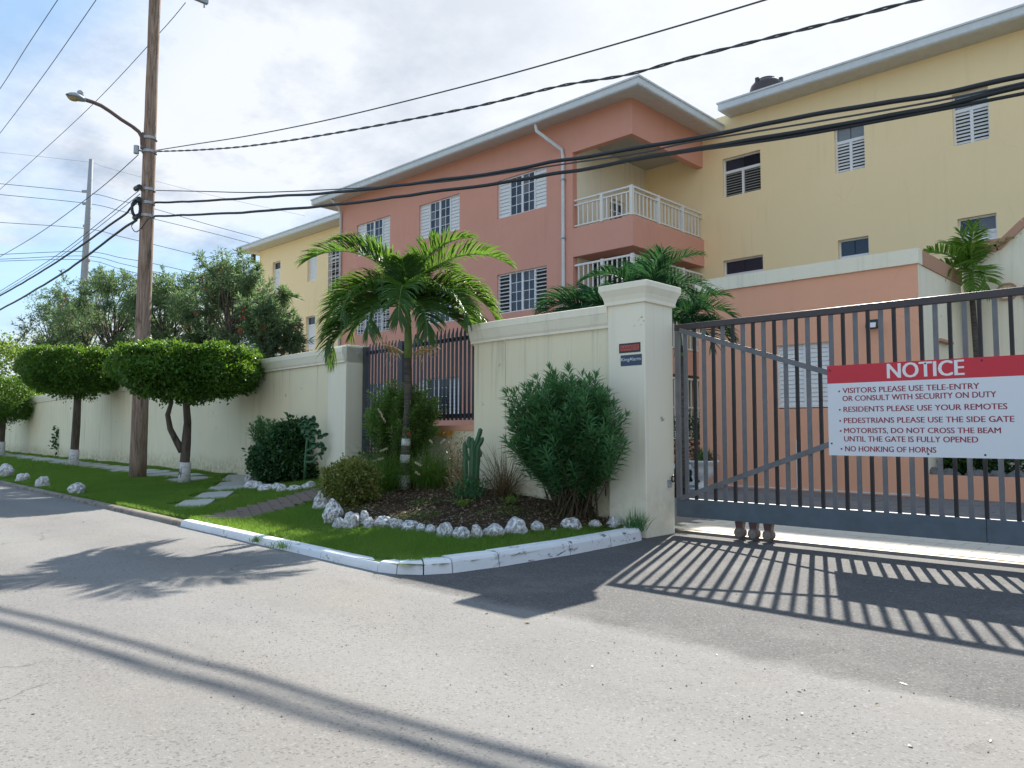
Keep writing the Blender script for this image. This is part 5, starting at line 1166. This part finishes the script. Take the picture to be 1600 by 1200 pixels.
palm(r_, c_ - b_ - [0, 0, .05], [(vaz(p), e0, e1, l) for p, e0, e1, l in [(175, 38, -25, .95), (188, 18, -45, .9), (8, 50, -50, 1.15), (-5, 30, -75, 1.2), (20, 58, -60, 1.1), (120, -5, -70, .72), (95, 0, -85, .75), (150, 15, -65, .8), (95, 86, 60, .62), (170, 84, 60, .55), (270, 70, 20, .7)]], M['l_palm_lit'], 1.50, 31, .46, .042, 34)

# ---- oleander-like shrubs: many stems with whorls of narrow leaves
def shrub(root, base, centre, rad, nst, leafm, ll=.12, lw=.016, per=12, spread=.12, frac=.5, bend=.42, jit=.14, pn=3.2, stem_r=.008, up=.35, droop=.1, whorl=3, flowers=0, sm=None, bottom=-.75, spc=.032, tipw=1.):
    """base/centre in local coords; rad ellipsoid radii"""
    c = np.array(centre); rd = np.array(rad); d = rdir(nst * 3); d = d[d[:, 2] > bottom][:nst]; nst = len(d)
    rr2 = rng.uniform(.62, 1.0, nst) ** .6 * (1 + jit * rng.normal(size=nst)); dq = d / (np.abs(d) ** pn).sum(1, keepdims=True) ** (1 / pn); E = c + dq * rd * .93 * rr2[:, None]; B = np.array(base) + rng.normal(size=(nst, 3)) * [spread, spread, 0]
    mb = MB(); Pl, Dl, Sl, Ll, Wl = [], [], [], [], []; fl = []
    for i in range(nst):
        b, e = B[i], E[i]; mid = b + (e - b) * .5; mid[:2] = b[:2] + (e[:2] - b[:2]) * bend; L = np.linalg.norm(e - b)
        pts = [(1 - t) ** 2 * b + 2 * t * (1 - t) * mid + t * t * e for t in np.linspace(0, 1, 6)]
        if i % 2 == 0 or nst < 60: mb.tube(pts, [stem_r * k for k in (1, .9, .75, .6, .45, .3)], 4, False)
        nw = max(3, int(min(per, L * frac / spc))); ts = np.linspace(1 - min(.95, nw * spc / L), 1, nw)
        for j, t in enumerate(ts):
            p = (1 - t) ** 2 * b + 2 * t * (1 - t) * mid + t * t * e; T = norm((e - mid) * t + (mid - b) * (1 - t)); T = norm(T + np.array([0, 0, up]))
            a0_ = j * 1.05 + i; x_ = norm(np.cross(T, [.3, .5, .1])); y_ = np.cross(T, x_); k_n = whorl if j < nw - 1 else whorl + 3
            for q in range(k_n):
                a = a0_ + q * 2 * math.pi / k_n + random.uniform(-.25, .25); o = x_ * math.cos(a) + y_ * math.sin(a); op = random.uniform(.75, 1.15) if j < nw - 1 else random.uniform(.25, .7)
                Dl.append(T * math.cos(op) + o * math.sin(op)); Pl.append(p); Sl.append(np.cross(T, o)); Ll.append(ll * random.uniform(.75, 1.15) * (1 if j < nw - 1 else .8)); Wl.append(lw * random.uniform(.8, 1.2))
        if flowers and random.random() < flowers: fl.append(e)
    inst('branches', mb.mesh('branches', sm or M['stem']), root); f_o = inst('foliage', leaf_mesh('foliage', np.array(Pl), np.array(Dl), np.array(Sl), np.array(Ll), np.array(Wl), leafm, .2, droop), root)
    if fl:
        k = len(fl) * 7; P_ = np.repeat(np.array(fl), 7, 0); inst('flowers', leaf_mesh('flowers', P_, rdir(k, .5), rdir(k), np.full(k, .05), np.full(k, .035), M['flower'], .3), root)
    return f_o
def new_plant(name, b, label, cat, group=None): r = empty(name, tuple(b)); tag(r, label, cat, group); return r
def C_at(px, py, dep, b): return np.array(at_depth(px, py, dep)) - np.array(b)
b = clampw(hit(893, 786), .18); dp = float((b - C_) @ F_)
r_ = new_plant('oleander_bush', b, 'large green oleander bush with narrow leaves against the gate wall beside the pillar', 'bush')
k = dp / FPX
shrub(r_, (0, 0, 0), C_at(877, 660, dp - .30, b), (108 * k, .42, 76 * k), 360, M['l_olea'], .160, .020, 15, .14, .60, up=.16, droop=.14, bottom=-.85, spc=.038, bend=.5, jit=.12, pn=2.5)
# bush round the palm
b = clampw(np.array(pb_) + F_ * .42 + R_ * -.1, -.1); dp = float((b - C_) @ F_); k = dp / FPX
r_ = new_plant('broadleaf_bush', b, 'bushy green shrub with red blooms behind the palm trunk at the iron fence', 'bush')
shrub(r_, (0, 0, 0), C_at(627, 650, dp, b), (70 * k, .32, 48 * k), 260, M['l_light'], .13, .026, 12, .16, .55, up=.2, droop=.18, bottom=-.9, spc=.028, flowers=.03)
shrub(r_, (0, 0, 0), C_at(600, 715, dp, b), (42 * k, .3, 42 * k), 50, M['l_dark'], .11, .02, 12, .2, .6, up=.2, droop=.2, bottom=-.9)
# clipped leafy crowns ------------------------------------------------
def leaf_crown(root, centre, rad, n, leafm, ll, lw, shape='ball', clumps=60, csize=.16, name='crown', out=.6, inner=.35, flat=None):
    c = np.array(centre); rd = np.array(rad); cd = rdir(clumps * 2); cd = cd[:clumps]; 
    if shape == 'umbrella': cd[:, 2] = np.abs(cd[:, 2]) * np.where(rng.uniform(size=clumps) < .62, 1, -.55)
    cc = c + cd * rd * rng.uniform(.80, 1.06, (clumps, 1))
    ci = rng.integers(0, clumps, n); r_in = rng.uniform(size=n) < inner
    P_ = cc[ci] + rng.normal(size=(n, 3)) * csize; d2 = rdir(n); P_[r_in] = (c + d2 * rd * (rng.uniform(.5, 1.0, n) ** .5)[:, None])[r_in]
    if flat is not None:
        top = c[2] + flat; bot = c[2] - rd[2]; hi = P_[:, 2] > top; P_[hi, 2] = top - np.abs(rng.normal(size=hi.sum())) * .035 + .02 * rng.normal(size=hi.sum())
    o = norm((P_ - c) / rd); D = norm(o * out + rdir(n) * .8 + [0, 0, .12]); S = rdir(n)
    return inst(name, leaf_mesh(name, P_, D, S, rng.uniform(.7, 1.2, n) * ll, rng.uniform(.7, 1.2, n) * lw, leafm, .22, .08), root)
# ---- three clipped flat-topped trees
def topiary(px, py, cx, top, bot, halfw, label, n, trunk_px, seed, limbs):
    b = hit(px, py); dp = float((b - C_) @ F_); k = dp / FPX; r = new_plant('clipped_tree', b, label, 'tree', 'flat-topped clipped trees on the lawn')
    H = (bot - top) * k; cz = float(at_depth(cx, (top + bot) / 2, dp)[2]) - b[2]; c = C_at(cx, (top + bot) / 2, dp, b); hw = halfw * k
    m = MB(); wash = None
    for path_, rr in limbs:
        pts = [C_at(x, y, dp + dz, b) for x, y, dz in path_]; m.tube(pts, [q * k for q in rr], 8, wob=.12)
    inst('trunk', m.mesh('trunk', M['bark'], True), r)
    (x0_, y0_), (x1_, y1_), rw = trunk_px; inst('whitewash', MB().tube([C_at(x0_, y0_, dp, b), C_at((x0_ + x1_) / 2, (y0_ + y1_) / 2, dp, b), C_at(x1_, y1_, dp, b)], [rw * k * 1.18, rw * k * 1.04, rw * k * 1.03], 12, wob=.1).mesh('whitewash', M['wash'], True), r)
    # crown: thick disc with rounded rim, underside drawn up to the trunk
    N_ = n; th_ = rng.uniform(0, 6.283, N_); q = rng.uniform(size=N_); rr_ = np.sqrt(rng.uniform(size=N_)); z = np.zeros(N_)
    wob_ = 1 + .05 * np.sin(th_ * 5 + seed) + .04 * np.sin(th_ * 9 + seed * 2)
    top_m = q < .40; rim = (q >= .40) & (q < .82); und = q >= .82
    rr_[rim] = 1.; z[top_m] = H * .5 * (1 - .16 * rr_[top_m] ** 4)
    a_ = rng.uniform(-1, 1, N_); z[rim] = a_[rim] * H * .40 ; prof_ = np.where(a_ > 0, 1 - .22 * a_ ** 2.5, 1 - .42 * np.abs(a_) ** 1.3); rr_[rim] = prof_[rim]
    z[und] = -H * .5 * (1 - .55 * rr_[und] ** 1.5) * (1 + .15 * rng.normal(size=und.sum())); rr_[und] *= .82
    rad = rr_ * hw * wob_; P_ = np.stack([rad * np.cos(th_), rad * np.sin(th_) * .95, z], -1)
    lump = np.array([.05 * mnoise.noise(Vector((p[0] * 3.2, p[1] * 3.2, p[2] * 3.2 + seed * 9))) + .03 * mnoise.noise(Vector((p[0] * 8, p[1] * 8, p[2] * 8))) for p in P_]); o = norm(P_ / [hw, hw, H * .5])
    P_ = c + P_ + o * lump[:, None] * 3.4 + rng.normal(size=(N_, 3)) * .04
    D = norm(o * .45 + rdir(N_) * .75 + [0, 0, .15]); inst('crown', leaf_mesh('crown', P_, D, rdir(N_), rng.uniform(.7, 1.2, N_) * .082, rng.uniform(.7, 1.2, N_) * .05, M['l_topi'], .2, .05), r)
    ni = N_ // 3; th2 = rng.uniform(0, 6.283, ni); r2 = np.sqrt(rng.uniform(size=ni)) * .85; P2_ = np.stack([r2 * hw * np.cos(th2), r2 * hw * np.sin(th2), (rng.uniform(-.42, .42, ni)) * H * (1 - .45 * r2)], -1) + c
    inst('inner_crown', leaf_mesh('inner_crown', P2_, rdir(ni), rdir(ni), np.full(ni, .10), np.full(ni, .07), M['l_topi'], .2), r)
    # twigs under the crown
    tw = MB()
    for i in range(16):
        a = i * .393 + seed; s0 = C_at(limbs[0][0][-1][0], limbs[0][0][-1][1], dp, b); e = c + np.array([math.cos(a) * hw * .7, math.sin(a) * hw * .7, -H * .12]); md = (s0 + e) / 2 + [0, 0, -.06]; tw.tube([s0, md, e], [.03, .02, .008], 5)
    inst('branches', tw.mesh('branches', M['bark'], True), r)
    return r
topiary(287, 755, 295, 550, 620, 109, 'rightmost clipped flat-topped tree with forked trunk and whitewashed foot', 30000, ((287, 756), (290, 722), 8.2), 1.,
        [([(287, 757, 0), (289, 722, 0), (291, 694, 0), (293, 660, 0), (291, 632, 0), (295, 610, 0)], [8.8, 7.4, 7.2, 5.4, 5.2, 4]), ([(285, 705, 0), (276, 690, 0), (266, 670, 0), (262, 648, 0), (268, 628, 0), (262, 605, 0)], [6.5, 5, 4.4, 4, 3.2, 2.5]),
         ([(292, 634, 0), (300, 625, -.1), (314, 618, -.1), (326, 605, -.1)], [4, 3.4, 3, 2.5]), ([(292, 636, 0), (300, 612, .1), (306, 595, .1)], [4, 3, 2.5])])
topiary(115, 728, 116, 551, 616, 77, 'middle clipped flat-topped tree with straight trunk left of the wooden pole', 24000, ((114, 729), (117, 702), 6.8), 2.3,
        [([(114, 730, 0), (117, 700, 0), (119, 665, 0), (121, 630, 0), (122, 608, 0)], [7.2, 6, 5.6, 5.4, 5.6]), ([(121, 618, 0), (108, 603, 0), (95, 590, 0)], [4, 3, 2]), ([(121, 618, 0), (136, 603, 0), (150, 592, 0)], [4, 3, 2])])
topiary(1, 712, -3, 594, 660, 62, 'leftmost clipped flat-topped tree, cut by the left edge of the view', 15000, ((1, 713), (2, 690), 5.5), 4.1,
        [([(1, 714, 0), (2, 690, 0), (4, 660, 0), (5, 640, 0), (4, 625, 0)], [5.6, 4.8, 4.4, 4.4, 4])])
# ---- round variegated bush
b = hit(547, 793); b = b + np.array([F_[0], F_[1], 0]) * .25; b[2] = float(ground_z(b[0], b[1])); dp = float((b - C_) @ F_); k = dp / FPX
r_ = new_plant('round_bush', b, 'rounded bush with yellow-green tips at the left end of the flower bed', 'bush')
leaf_crown(r_, C_at(547, 756, dp, b), (45 * k, 42 * k, 37 * k), 9500, M['l_var'], .042, .026, clumps=160, csize=.035, inner=.35)
shrub(r_, (0, 0, 0), C_at(547, 752, dp, b), (46 * k, .4, 40 * k), 60, M['l_var'], .045, .024, 6, .1, .4, up=.6, bottom=.1)
# ---- shrubs under the long wall
b = clampw(hit(440, 752) + np.array([F_[0], F_[1], 0]) * .3, .45); dp = float((b - C_) @ F_); k = dp / FPX
r_ = new_plant('dark_shrub', b, 'dense dark green shrub behind white rocks under the long wall', 'bush')
leaf_crown(r_, C_at(438, 720, dp, b), (50 * k, .42, 33 * k), 9000, M['l_dark'], .085, .055, clumps=110, csize=.07)
leaf_crown(r_, C_at(458, 685, dp, b), (22 * k, .3, 24 * k), 1800, M['l_dark'], .12, .07, clumps=30, csize=.07)
leaf_crown(r_, C_at(497, 738, dp, b), (18 * k, .3, 16 * k), 1200, M['l_dark'], .08, .05, clumps=30, csize=.06)
b2 = b + np.array([-.30, .1, 0]); r_ = new_plant('oleander_bush', b2, 'young oleander sprouting above the dark shrub under the long wall', 'bush'); dp2 = float((b2 - C_) @ F_)
shrub(r_, (0, 0, 0), C_at(417, 672, dp2, b2), (27 * k, .3, 21 * k), 60, M['l_olea'], .13, .018, 10, .06, .4, up=.3)
# prickly pear
bp = clampw(hit(480, 748), .62); dpp = float((bp - C_) @ F_); kp = dpp / FPX
r_ = new_plant('prickly_pear_cactus', bp, 'branching prickly pear cactus with flat pads right of the dark shrub', 'cactus')
pad = MB(); nn = 14
for s_ in (-1, 1):
    kk_ = len(pad.v); pad.v.append((0, s_ * .11, .5))
    for j in range(nn): a = 2 * math.pi * j / nn; pad.v.append((.36 * math.cos(a), s_ * .075, .5 + .36 * math.sin(a)))
    for j in range(nn): pad.f.append((kk_, kk_ + 1 + j, kk_ + 1 + (j + 1) % nn)[::s_])
kr = len(pad.v)
for j in range(nn): a = 2 * math.pi * j / nn; pad.v.append((.47 * math.cos(a) * (1 - .15 * (math.sin(a) < 0)), 0, .5 + .5 * math.sin(a)))
for j in range(nn):
    j2 = (j + 1) % nn; pad.f += [(1 + j, kr + j, kr + j2, 1 + j2), (2 + nn + j2, kr + j2, kr + j, 2 + nn + j)]
pad_me = pad.mesh('pad', M['cactus'], True)
tk_ = MB()
for path_ in ([(476, 752), (477, 720), (479, 695), (481, 676)], [(479, 705), (488, 700), (497, 692), (503, 700)], [(479, 712), (490, 712), (499, 708), (503, 718)], [(478, 722), (488, 722), (496, 716)]):
    tk_.tube([C_at(x, y, dpp, bp) for x, y in path_], [.028, .024, .02, .016][:len(path_)], 6, wob=.2)
inst('trunk', tk_.mesh('trunk', M['cactus'], True), r_)
for (x0, y0, x1, y1, w) in ((481, 680, 479, 668, 9), (479, 668, 476, 658, 7), (484, 672, 489, 662, 9), (489, 664, 490, 652, 6), (490, 668, 496, 663, 7), (486, 680, 492, 672, 9), (474, 672, 469, 663, 6), (496, 686, 503, 681, 6), (498, 684, 499, 673, 5), (502, 682, 511, 678, 5),
                            (480, 690, 490, 684, 9), (482, 698, 494, 695, 8), (497, 700, 502, 694, 6), (502, 706, 508, 700, 6), (498, 712, 504, 707, 6), (484, 690, 478, 680, 9), (500, 690, 506, 697, 5), (471, 680, 474, 668, 7), (484, 664, 486, 655, 7)):
    a, e = C_at(x0, y0, dpp, bp), C_at(x1, y1, dpp - .03, bp); L = np.linalg.norm(e - a); dv = Vector(e - a).normalized(); q = Vector((0, 0, 1)).rotation_difference(dv)
    o = inst('pad', pad_me, r_, tuple(a), (0, 0, 0), (w * kp * 1.5, w * kp * 1.3, L * 1.25)); o.rotation_mode = 'QUATERNION'; o.rotation_quaternion = q @ Matrix.Rotation(random.uniform(.3, 1.3), 3, 'Z').to_quaternion()
# small shrub by the middle tree
b = hit(99, 714); dp = float((b - C_) @ F_); k = dp / FPX; r_ = new_plant('small_shrub', b, 'small leafy shrub beside the trunk of the middle clipped tree', 'bush')
leaf_crown(r_, C_at(99, 690, dp, b), (14 * k, .25, 24 * k), 420, M['l_dark'], .16, .10, clumps=22, csize=.10, inner=.3)
inst('branches', MB().tube([(0, 0, 0), (.03, 0, .3), C_at(102, 678, dp, b)], [.02, .015, .006], 5).tube([(0, 0, .1), C_at(92, 690, dp, b)], [.015, .006], 5).mesh('branches', M['stem']), r_)

# ---- long grass fountains
def fountain(root, n, L, spread, m, w=.009, droop=1., name='blades', lean=(0, 0)):
    n0 = n; az = rng.uniform(0, 6.28, n); e = rng.uniform(R(42), R(88), n); Ls = L * rng.uniform(.6, 1.1, n); B = rng.normal(size=(n, 3)) * [spread, spread, 0]; d = np.stack([np.cos(e) * np.cos(az) + lean[0], np.cos(e) * np.sin(az) + lean[1], np.sin(e)], -1); d = norm(d)
    S = norm(np.cross(d, [0, 0, 1.]) + rng.normal(size=(n, 3)) * .3); seg = 6; q = [B]; dd = d.copy(); V = []
    for k in range(seg): dd = norm(dd + [0, 0, -1.] * np.array(droop * (.05 + .10 * k))); q.append(q[-1] + dd * (Ls / seg)[:, None])
    for k in range(seg + 1): hw = w * (1 - (k / seg) ** 2 * .95) / 2; V += [q[k] - S * hw, q[k] + S * hw]
    v = np.stack(V, 1).reshape(-1, 3); k0 = np.arange(n)[:, None] * (2 * (seg + 1)); f = np.concatenate([k0 + [[2 * k, 2 * k + 1, 2 * k + 3, 2 * k + 2]] for k in range(seg)]); inst(name, np_mesh(name, v, f, m), root); return q[-1]
def gplant(name, px, py, back, label, cat, group=None):
    b = clampw(hit(px, py) + np.array([F_[0], F_[1], 0]) * back, .22); b[2] += .01; return new_plant(name, b, label, cat, group), b, float((b - C_) @ F_)
def plume(root, a, e, w=.02):
    a, e = np.array(a), np.array(e); n = 260; t = rng.uniform(0, 1, n); P_ = a + (e - a) * t[:, None] + rng.normal(size=(n, 3)) * .003; D = norm(norm(e - a) * .9 + rdir(n)); return leaf_mesh('seed_plume', P_, D, rdir(n), np.full(n, w * 1.1), np.full(n, .003), M['plume'], 0, kind5=False)
r_, b, dp = gplant('fountain_grass', 672, 765, .1, 'bright fountain grass with fluffy plumes right of the palm trunk', 'grass clump'); fountain(r_, 620, .78, .10, M['l_long'], .008, 1.1)
for (x0, y0, x1, y1) in ((648, 722, 657, 727), (648, 737, 655, 741)): inst('seed_plume', plume(r_, C_at(x0, y0, dp - .3, b), C_at(x1, y1, dp - .3, b), .022), r_)
for (x0, y0, x1, y1, x2, y2) in ((683, 706, 676, 692, 672, 688), (683, 705, 688, 692, 695, 687)): inst('seed_plume', plume(r_, C_at(x1, y1, dp - .1, b), C_at(x2, y2, dp - .1, b), .02), r_); inst('stalk', MB().tube([(0, 0, .2), C_at(x0, y0, dp, b), C_at(x1, y1, dp - .1, b)], .002, 4, False).mesh('stalk', M['straw']), r_)
r_, b, dp = gplant('fountain_grass', 600, 770, .15, 'tall dark fountain grass with pale plumes left of the palm trunk', 'grass clump'); fountain(r_, 700, .85, .13, M['l_long'], .008, .9)
for (x0, y0, x1, y1) in ((593, 705, 604, 701), (581, 721, 598, 716), (565, 718, 571, 719), (590, 637, 602, 659)): inst('seed_plume', plume(r_, C_at(x0, y0, dp - .1, b), C_at(x1, y1, dp - .1, b), .022), r_)
r_, b, dp = gplant('dry_sedge', 787, 775, .12, 'thin dry sedge clump with dark wiry blades left of the oleander bush', 'grass clump'); fountain(r_, 150, .85, .05, M['l_dry'], .009, .55); fountain(r_, 90, .45, .07, M['l_dry'], .007, 1.2, 'low_blades')
r_, b, dp = gplant('spiky_grass_tuft', 982, 818, .05, 'spiky dark grass tuft at the foot of the gate pillar', 'grass clump'); fountain(r_, 170, .27, .05, M['l_olea'], .008, .3)
for px, py, lab in ((441, 856, 'small weed tuft growing out of the white kerb joint nearest the brick path'), (402, 846, 'tiny weed tuft at the foot of the white kerb by the brick path'), (640, 884, 'short grass tuft hanging over the white kerb at the corner')):
    p = on_y(px, py, 1.) * 0 + (C_ + ray(px, py) * ((.03 - CAM_H) / ray(px, py)[2])); r_ = new_plant('kerb_weed', p, lab, 'weed'); fountain(r_, 70, .10, .05, M['l_grass'], .007, .9)
# column cactus with dead twigs
r_, b, dp = gplant('column_cactus', 735, 782, .15, 'green column cactus with several ribbed arms under the iron fence', 'cactus'); k = dp / FPX
def ribbed(pts, rad): 
    m = MB(); n_ = 15; P_ = [Vector(tuple(p)) for p in pts]; 
    for i, p in enumerate(P_):
        d_ = (P_[min(i + 1, len(P_) - 1)] - P_[max(i - 1, 0)]).normalized(); a = d_.cross(Vector((.2, .97, .1))).normalized(); b_ = d_.cross(a)
        for j in range(n_): an = 2 * math.pi * j / n_; rr3 = rad[i] * (1.12 if j % 3 == 0 else .72); m.v.append(tuple(p + (a * math.cos(an) + b_ * math.sin(an)) * rr3))
    for i in range(len(P_) - 1):
        for j in range(n_): m.f.append((i * n_ + j, i * n_ + (j + 1) % n_, (i + 1) * n_ + (j + 1) % n_, (i + 1) * n_ + j))
    m.f.append(tuple((len(P_) - 1) * n_ + j for j in range(n_))); return m
for path_, rr3 in (([(738, 784), (738, 750), (739, 715), (738, 684)], 5.2), ([(728, 786), (728, 755), (727, 725), (728, 702)], 3.8), ([(743, 780), (744, 745), (746, 715), (747, 695)], 4.5), ([(731, 720), (727, 706), (726, 690)], 3.6), ([(741, 700), (746, 688), (750, 675), (751, 669)], 3.4),
                   ([(743, 704), (751, 692), (755, 683)], 3.2), ([(734, 700), (733, 690), (734, 682)], 3.4), ([(716, 778), (719, 768), (722, 758)], 3.), ([(746, 708), (750, 712), (751, 704)], 3)):
    q = []; n_ = len(path_)
    pts = [C_at(x, y, dp, b) for x, y in path_]; P3 = []
    for i in range(n_ - 1):
        for f in (0, .25, .5, .75): P3.append(pts[i] * (1 - f) + pts[i + 1] * f)
    P3.append(pts[-1]); rads = [rr3 * k * (1 if i < len(P3) - 2 else (.8 if i == len(P3) - 2 else .3)) * (1 + .06 * math.sin(i * 1.9)) for i in range(len(P3))]
    inst('cactus_arm', ribbed(P3, rads).mesh('cactus_arm', M['cactus'], True), r_)
leaf_crown(r_, C_at(735, 762, dp, b), (22 * k, .2, 16 * k), 500, M['l_olea'], .05, .03, clumps=20, csize=.05, name='small_leaves')
r_, b, dp = gplant('dry_plant', 716, 778, .05, 'dead twiggy plant with pale dry leaves left of the column cactus', 'plant'); k = dp / FPX; tw = MB(); E_ = []
for i in range(46):
    e = C_at(random.uniform(697, 733), random.uniform(676, 762), dp + random.uniform(-.15, .15), b); m_ = e * .5 + rng.normal(size=3) * .05; tw.tube([(random.uniform(-.04, .04), 0, 0), m_, e], .0035, 3, False); E_ += [e, m_ * .5 + e * .5, e * .8 + rng.normal(size=3) * .03]
E_ = np.array(E_ * 3) + rng.normal(size=(len(E_) * 3, 3)) * .04; inst('twigs', tw.mesh('twigs', M['straw']), r_); inst('dry_leaves', leaf_mesh('dry_leaves', E_, rdir(len(E_)), rdir(len(E_)), np.full(len(E_), .05), np.full(len(E_), .014), M['l_dry'], .3), r_)
r_, b, dp = gplant('flowering_vine', 694, 690, .0, 'yellow-orange flower spray along the sill of the iron fence', 'plant') if False else (None, None, None)
sp_ = np.array(on_plane(694, 677, (WB(0, FO + .08)[0], WB(0, FO + .08)[1]), DB)); r_ = new_plant('flower_spray', sp_, 'yellow-orange flower spray along the sill of the iron fence', 'flower')
n = 240; P_ = rng.normal(size=(n, 3)) * [.11, .02, .022]; inst('petals', leaf_mesh('petals', P_, rdir(n), rdir(n), np.full(n, .03), np.full(n, .014), M['flowery'], .2), r_); inst('stalk', MB().tube([(.2, 0, -.5), (.1, 0, -.1), (-.15, 0, 0)], .004, 4).mesh('stalk', M['stem']), r_)
for px, py, lab in ((722, 795, 'small lime green seedling in the middle of the flower bed'), (800, 790, 'small green weed in front of the dry sedge')):
    r_, b, dp = gplant('seedling', px, py, 0, lab, 'plant'); n = 60; P_ = rng.normal(size=(n, 3)) * [.05, .05, .02] + [0, 0, .05]
    inst('leaves', leaf_mesh('leaves', P_, rdir(n, 1.), rdir(n), np.full(n, .06), np.full(n, .028), M['l_lime'], .2), r_)

# ---- tall oleander trees behind the long wall
def wall_depth(px): p = on_plane(px, 600, (KX, KY), DB); return float((p - C_) @ F_)
def back_tree(px, top, bot, halfw, dep, label, n, leafm, ll=.15, lw=.028, flowers=.10, seed=0, per=13):
    dep = wall_depth(px) + 2.2; c = at_depth(px, (top + bot) / 2, dep); b = np.array([c[0], c[1], 0.]); k = dep / FPX; r = new_plant('oleander_tree', b, label, 'tree', 'loose oleander trees behind the long wall')
    lc = c - b; hh = (bot - top) / 2 * k; hw = halfw * k; ls = max(1., dep / 28.); rg2 = np.random.default_rng(int(px))
    lc2 = lc + [0, 0, hh * .18]; nc = 36; cd = rdir(nc, .15); cq = lc2 + cd * [hw * 1.28, min(hw, 1.7), hh * .86] * rng.uniform(.45, 1.08, (nc, 1)) ** .6; cr = rng.uniform(.20, .46, nc) * hw
    tb_ = MB().tube([(0, 0, -.1), (.1, 0, lc[2] * .4), lc - [0, 0, hh * .5]], [.16, .12, .07], 8)
    for i in range(nc):
        s0 = lc - np.array([rng.normal() * .1, 0, hh * rng.uniform(.2, .7)]); md = (s0 + cq[i]) / 2 + rng.normal(size=3) * .12; tb_.tube([s0, md, cq[i]], [.035, .022, .010], 4, False)
    inst('trunk', tb_.mesh('trunk', M['bark'], True), r)
    nl_ = n * 34; ci = rng.integers(0, nc, nl_); od = rdir(nl_, .15); P_ = cq[ci] + od * (cr[ci] * rng.uniform(.25, 1.15, nl_) ** .7)[:, None]
    # twigs that stand out of the clumps carry rows of leaves
    q_ = nl_ // 3; tw_ = rdir(90, .6); tc_ = rng.integers(0, nc, 90); tp2 = cq[tc_]; idx = rng.integers(0, 90, q_); tt2 = rng.uniform(.4, 1.75, q_); P_[:q_] = tp2[idx] + tw_[idx] * (cr[tc_[idx]] * tt2)[:, None] + rng.normal(size=(q_, 3)) * .02
    D = norm(od * .5 + rdir(nl_) * .9 + [0, 0, .25]); D[:q_] = norm(tw_[idx] * .9 + rdir(q_) * .8)
    inst('foliage', leaf_mesh('foliage', P_, D, rdir(nl_), rng.uniform(.7, 1.2, nl_) * ll * ls, rng.uniform(.7, 1.2, nl_) * lw * ls * 1.15, leafm, .2, .1), r)
    nf = int(flowers * 160); 
    if nf:
        fp2 = np.repeat(cq[rng.integers(0, nc, nf)] + rdir(nf, .3) * (hw * .35), 6, 0); inst('flowers', leaf_mesh('flowers', fp2 + rng.normal(size=fp2.shape) * .03, rdir(nf * 6, .5), rdir(nf * 6), np.full(nf * 6, .07), np.full(nf * 6, .05), M['flower'], .3), r); return r
back_tree(92, 462, 600, 42, 24, 'leftmost loose oleander tree with a few red blooms above the clipped tree', 300, M['l_olea_far'], flowers=.12)
back_tree(135, 425, 590, 38, 26, 'thin oleander tree in front of the distant concrete pole', 190, M['l_olea_far'], flowers=.1)
back_tree(180, 425, 590, 42, 23, 'bushy oleander tree just left of the wooden pole', 360, M['l_olea_far'], flowers=.02)
back_tree(262, 432, 590, 48, 22.5, 'bushy oleander tree just right of the wooden pole', 360, M['l_olea_far'], flowers=.02)
back_tree(322, 420, 590, 45, 22, 'broad oleander tree with red flowers before the yellow block', 340, M['l_olea_far'], flowers=.06)
back_tree(362, 400, 590, 42, 21.5, 'tallest oleander tree, its airy top crossing the yellow block eave', 260, M['l_olea_far'], .15, .024, .06)
back_tree(425, 448, 590, 38, 20.5, 'reddish-tipped oleander tree nearest the yellow block', 260, M['l_olea_far'], flowers=.12)
c = at_depth(10, 590, 42); b = np.array([c[0], c[1], 0.]); r_ = new_plant('lime_tree', b, 'lime green tree at the far left beyond the clipped trees', 'tree')
leaf_crown(r_, c - b, (2.2, 2., 1.9), 5000, M['l_lime'], .2, .12, clumps=50, csize=.3); inst('trunk', MB().tube([(0, 0, 0), c - b], [.2, .1], 8).mesh('trunk', M['bark'], True), r_)
# greenery in the planter and the urn
for i, (px, w) in enumerate(((1470, .55), (1520, .6), (1575, .6))):
    p = on_y(px, 720, 16.6); b = np.array([p[0], 16.6, .3]); r_ = new_plant('planter_shrub', b, '%s dark green shrub from the left in the orange planter' % ORD[i], 'bush', 'shrubs in the planter')
    leaf_crown(r_, (0, 0, .45), (w, .45, .5), 2600, M['l_dark'] if i else M['l_topi'], .09, .05, clumps=60, csize=.09)
for i in range(4):
    b = np.array([-.9 + i * 1.5, 16.9, .3]); r_ = new_plant('planter_shrub', b, '%s dark green shrub from the left in the orange planter' % ORD[i + 3], 'bush', 'shrubs in the planter')
    leaf_crown(r_, (0, 0, .5), (.8, .45, .6), 2200, M['l_dark'], .1, .06, clumps=60, csize=.09)
r_ = new_plant('urn_plant', np.array(ur.location) + [0, 0, .58], 'spiky red and green plant growing in the white urn', 'plant'); fountain(r_, 60, .34, .06, M['l_olea'], .022, .4); leaf_crown(r_, (0, 0, .08), (.2, .2, .12), 160, M['l_dry'], .1, .04, clumps=14, csize=.05, name='red_leaves')
p = on_y(1075, 700, 16.4); b = np.array([p[0], 16.4, 0]); r_ = new_plant('dark_shrub', b, 'dark shrub in the gap between the gate pillar and the gatehouse', 'bush'); leaf_crown(r_, (0, 0, .8), (.8, .4, .85), 3500, M['l_dark'], .09, .05, clumps=70, csize=.1)
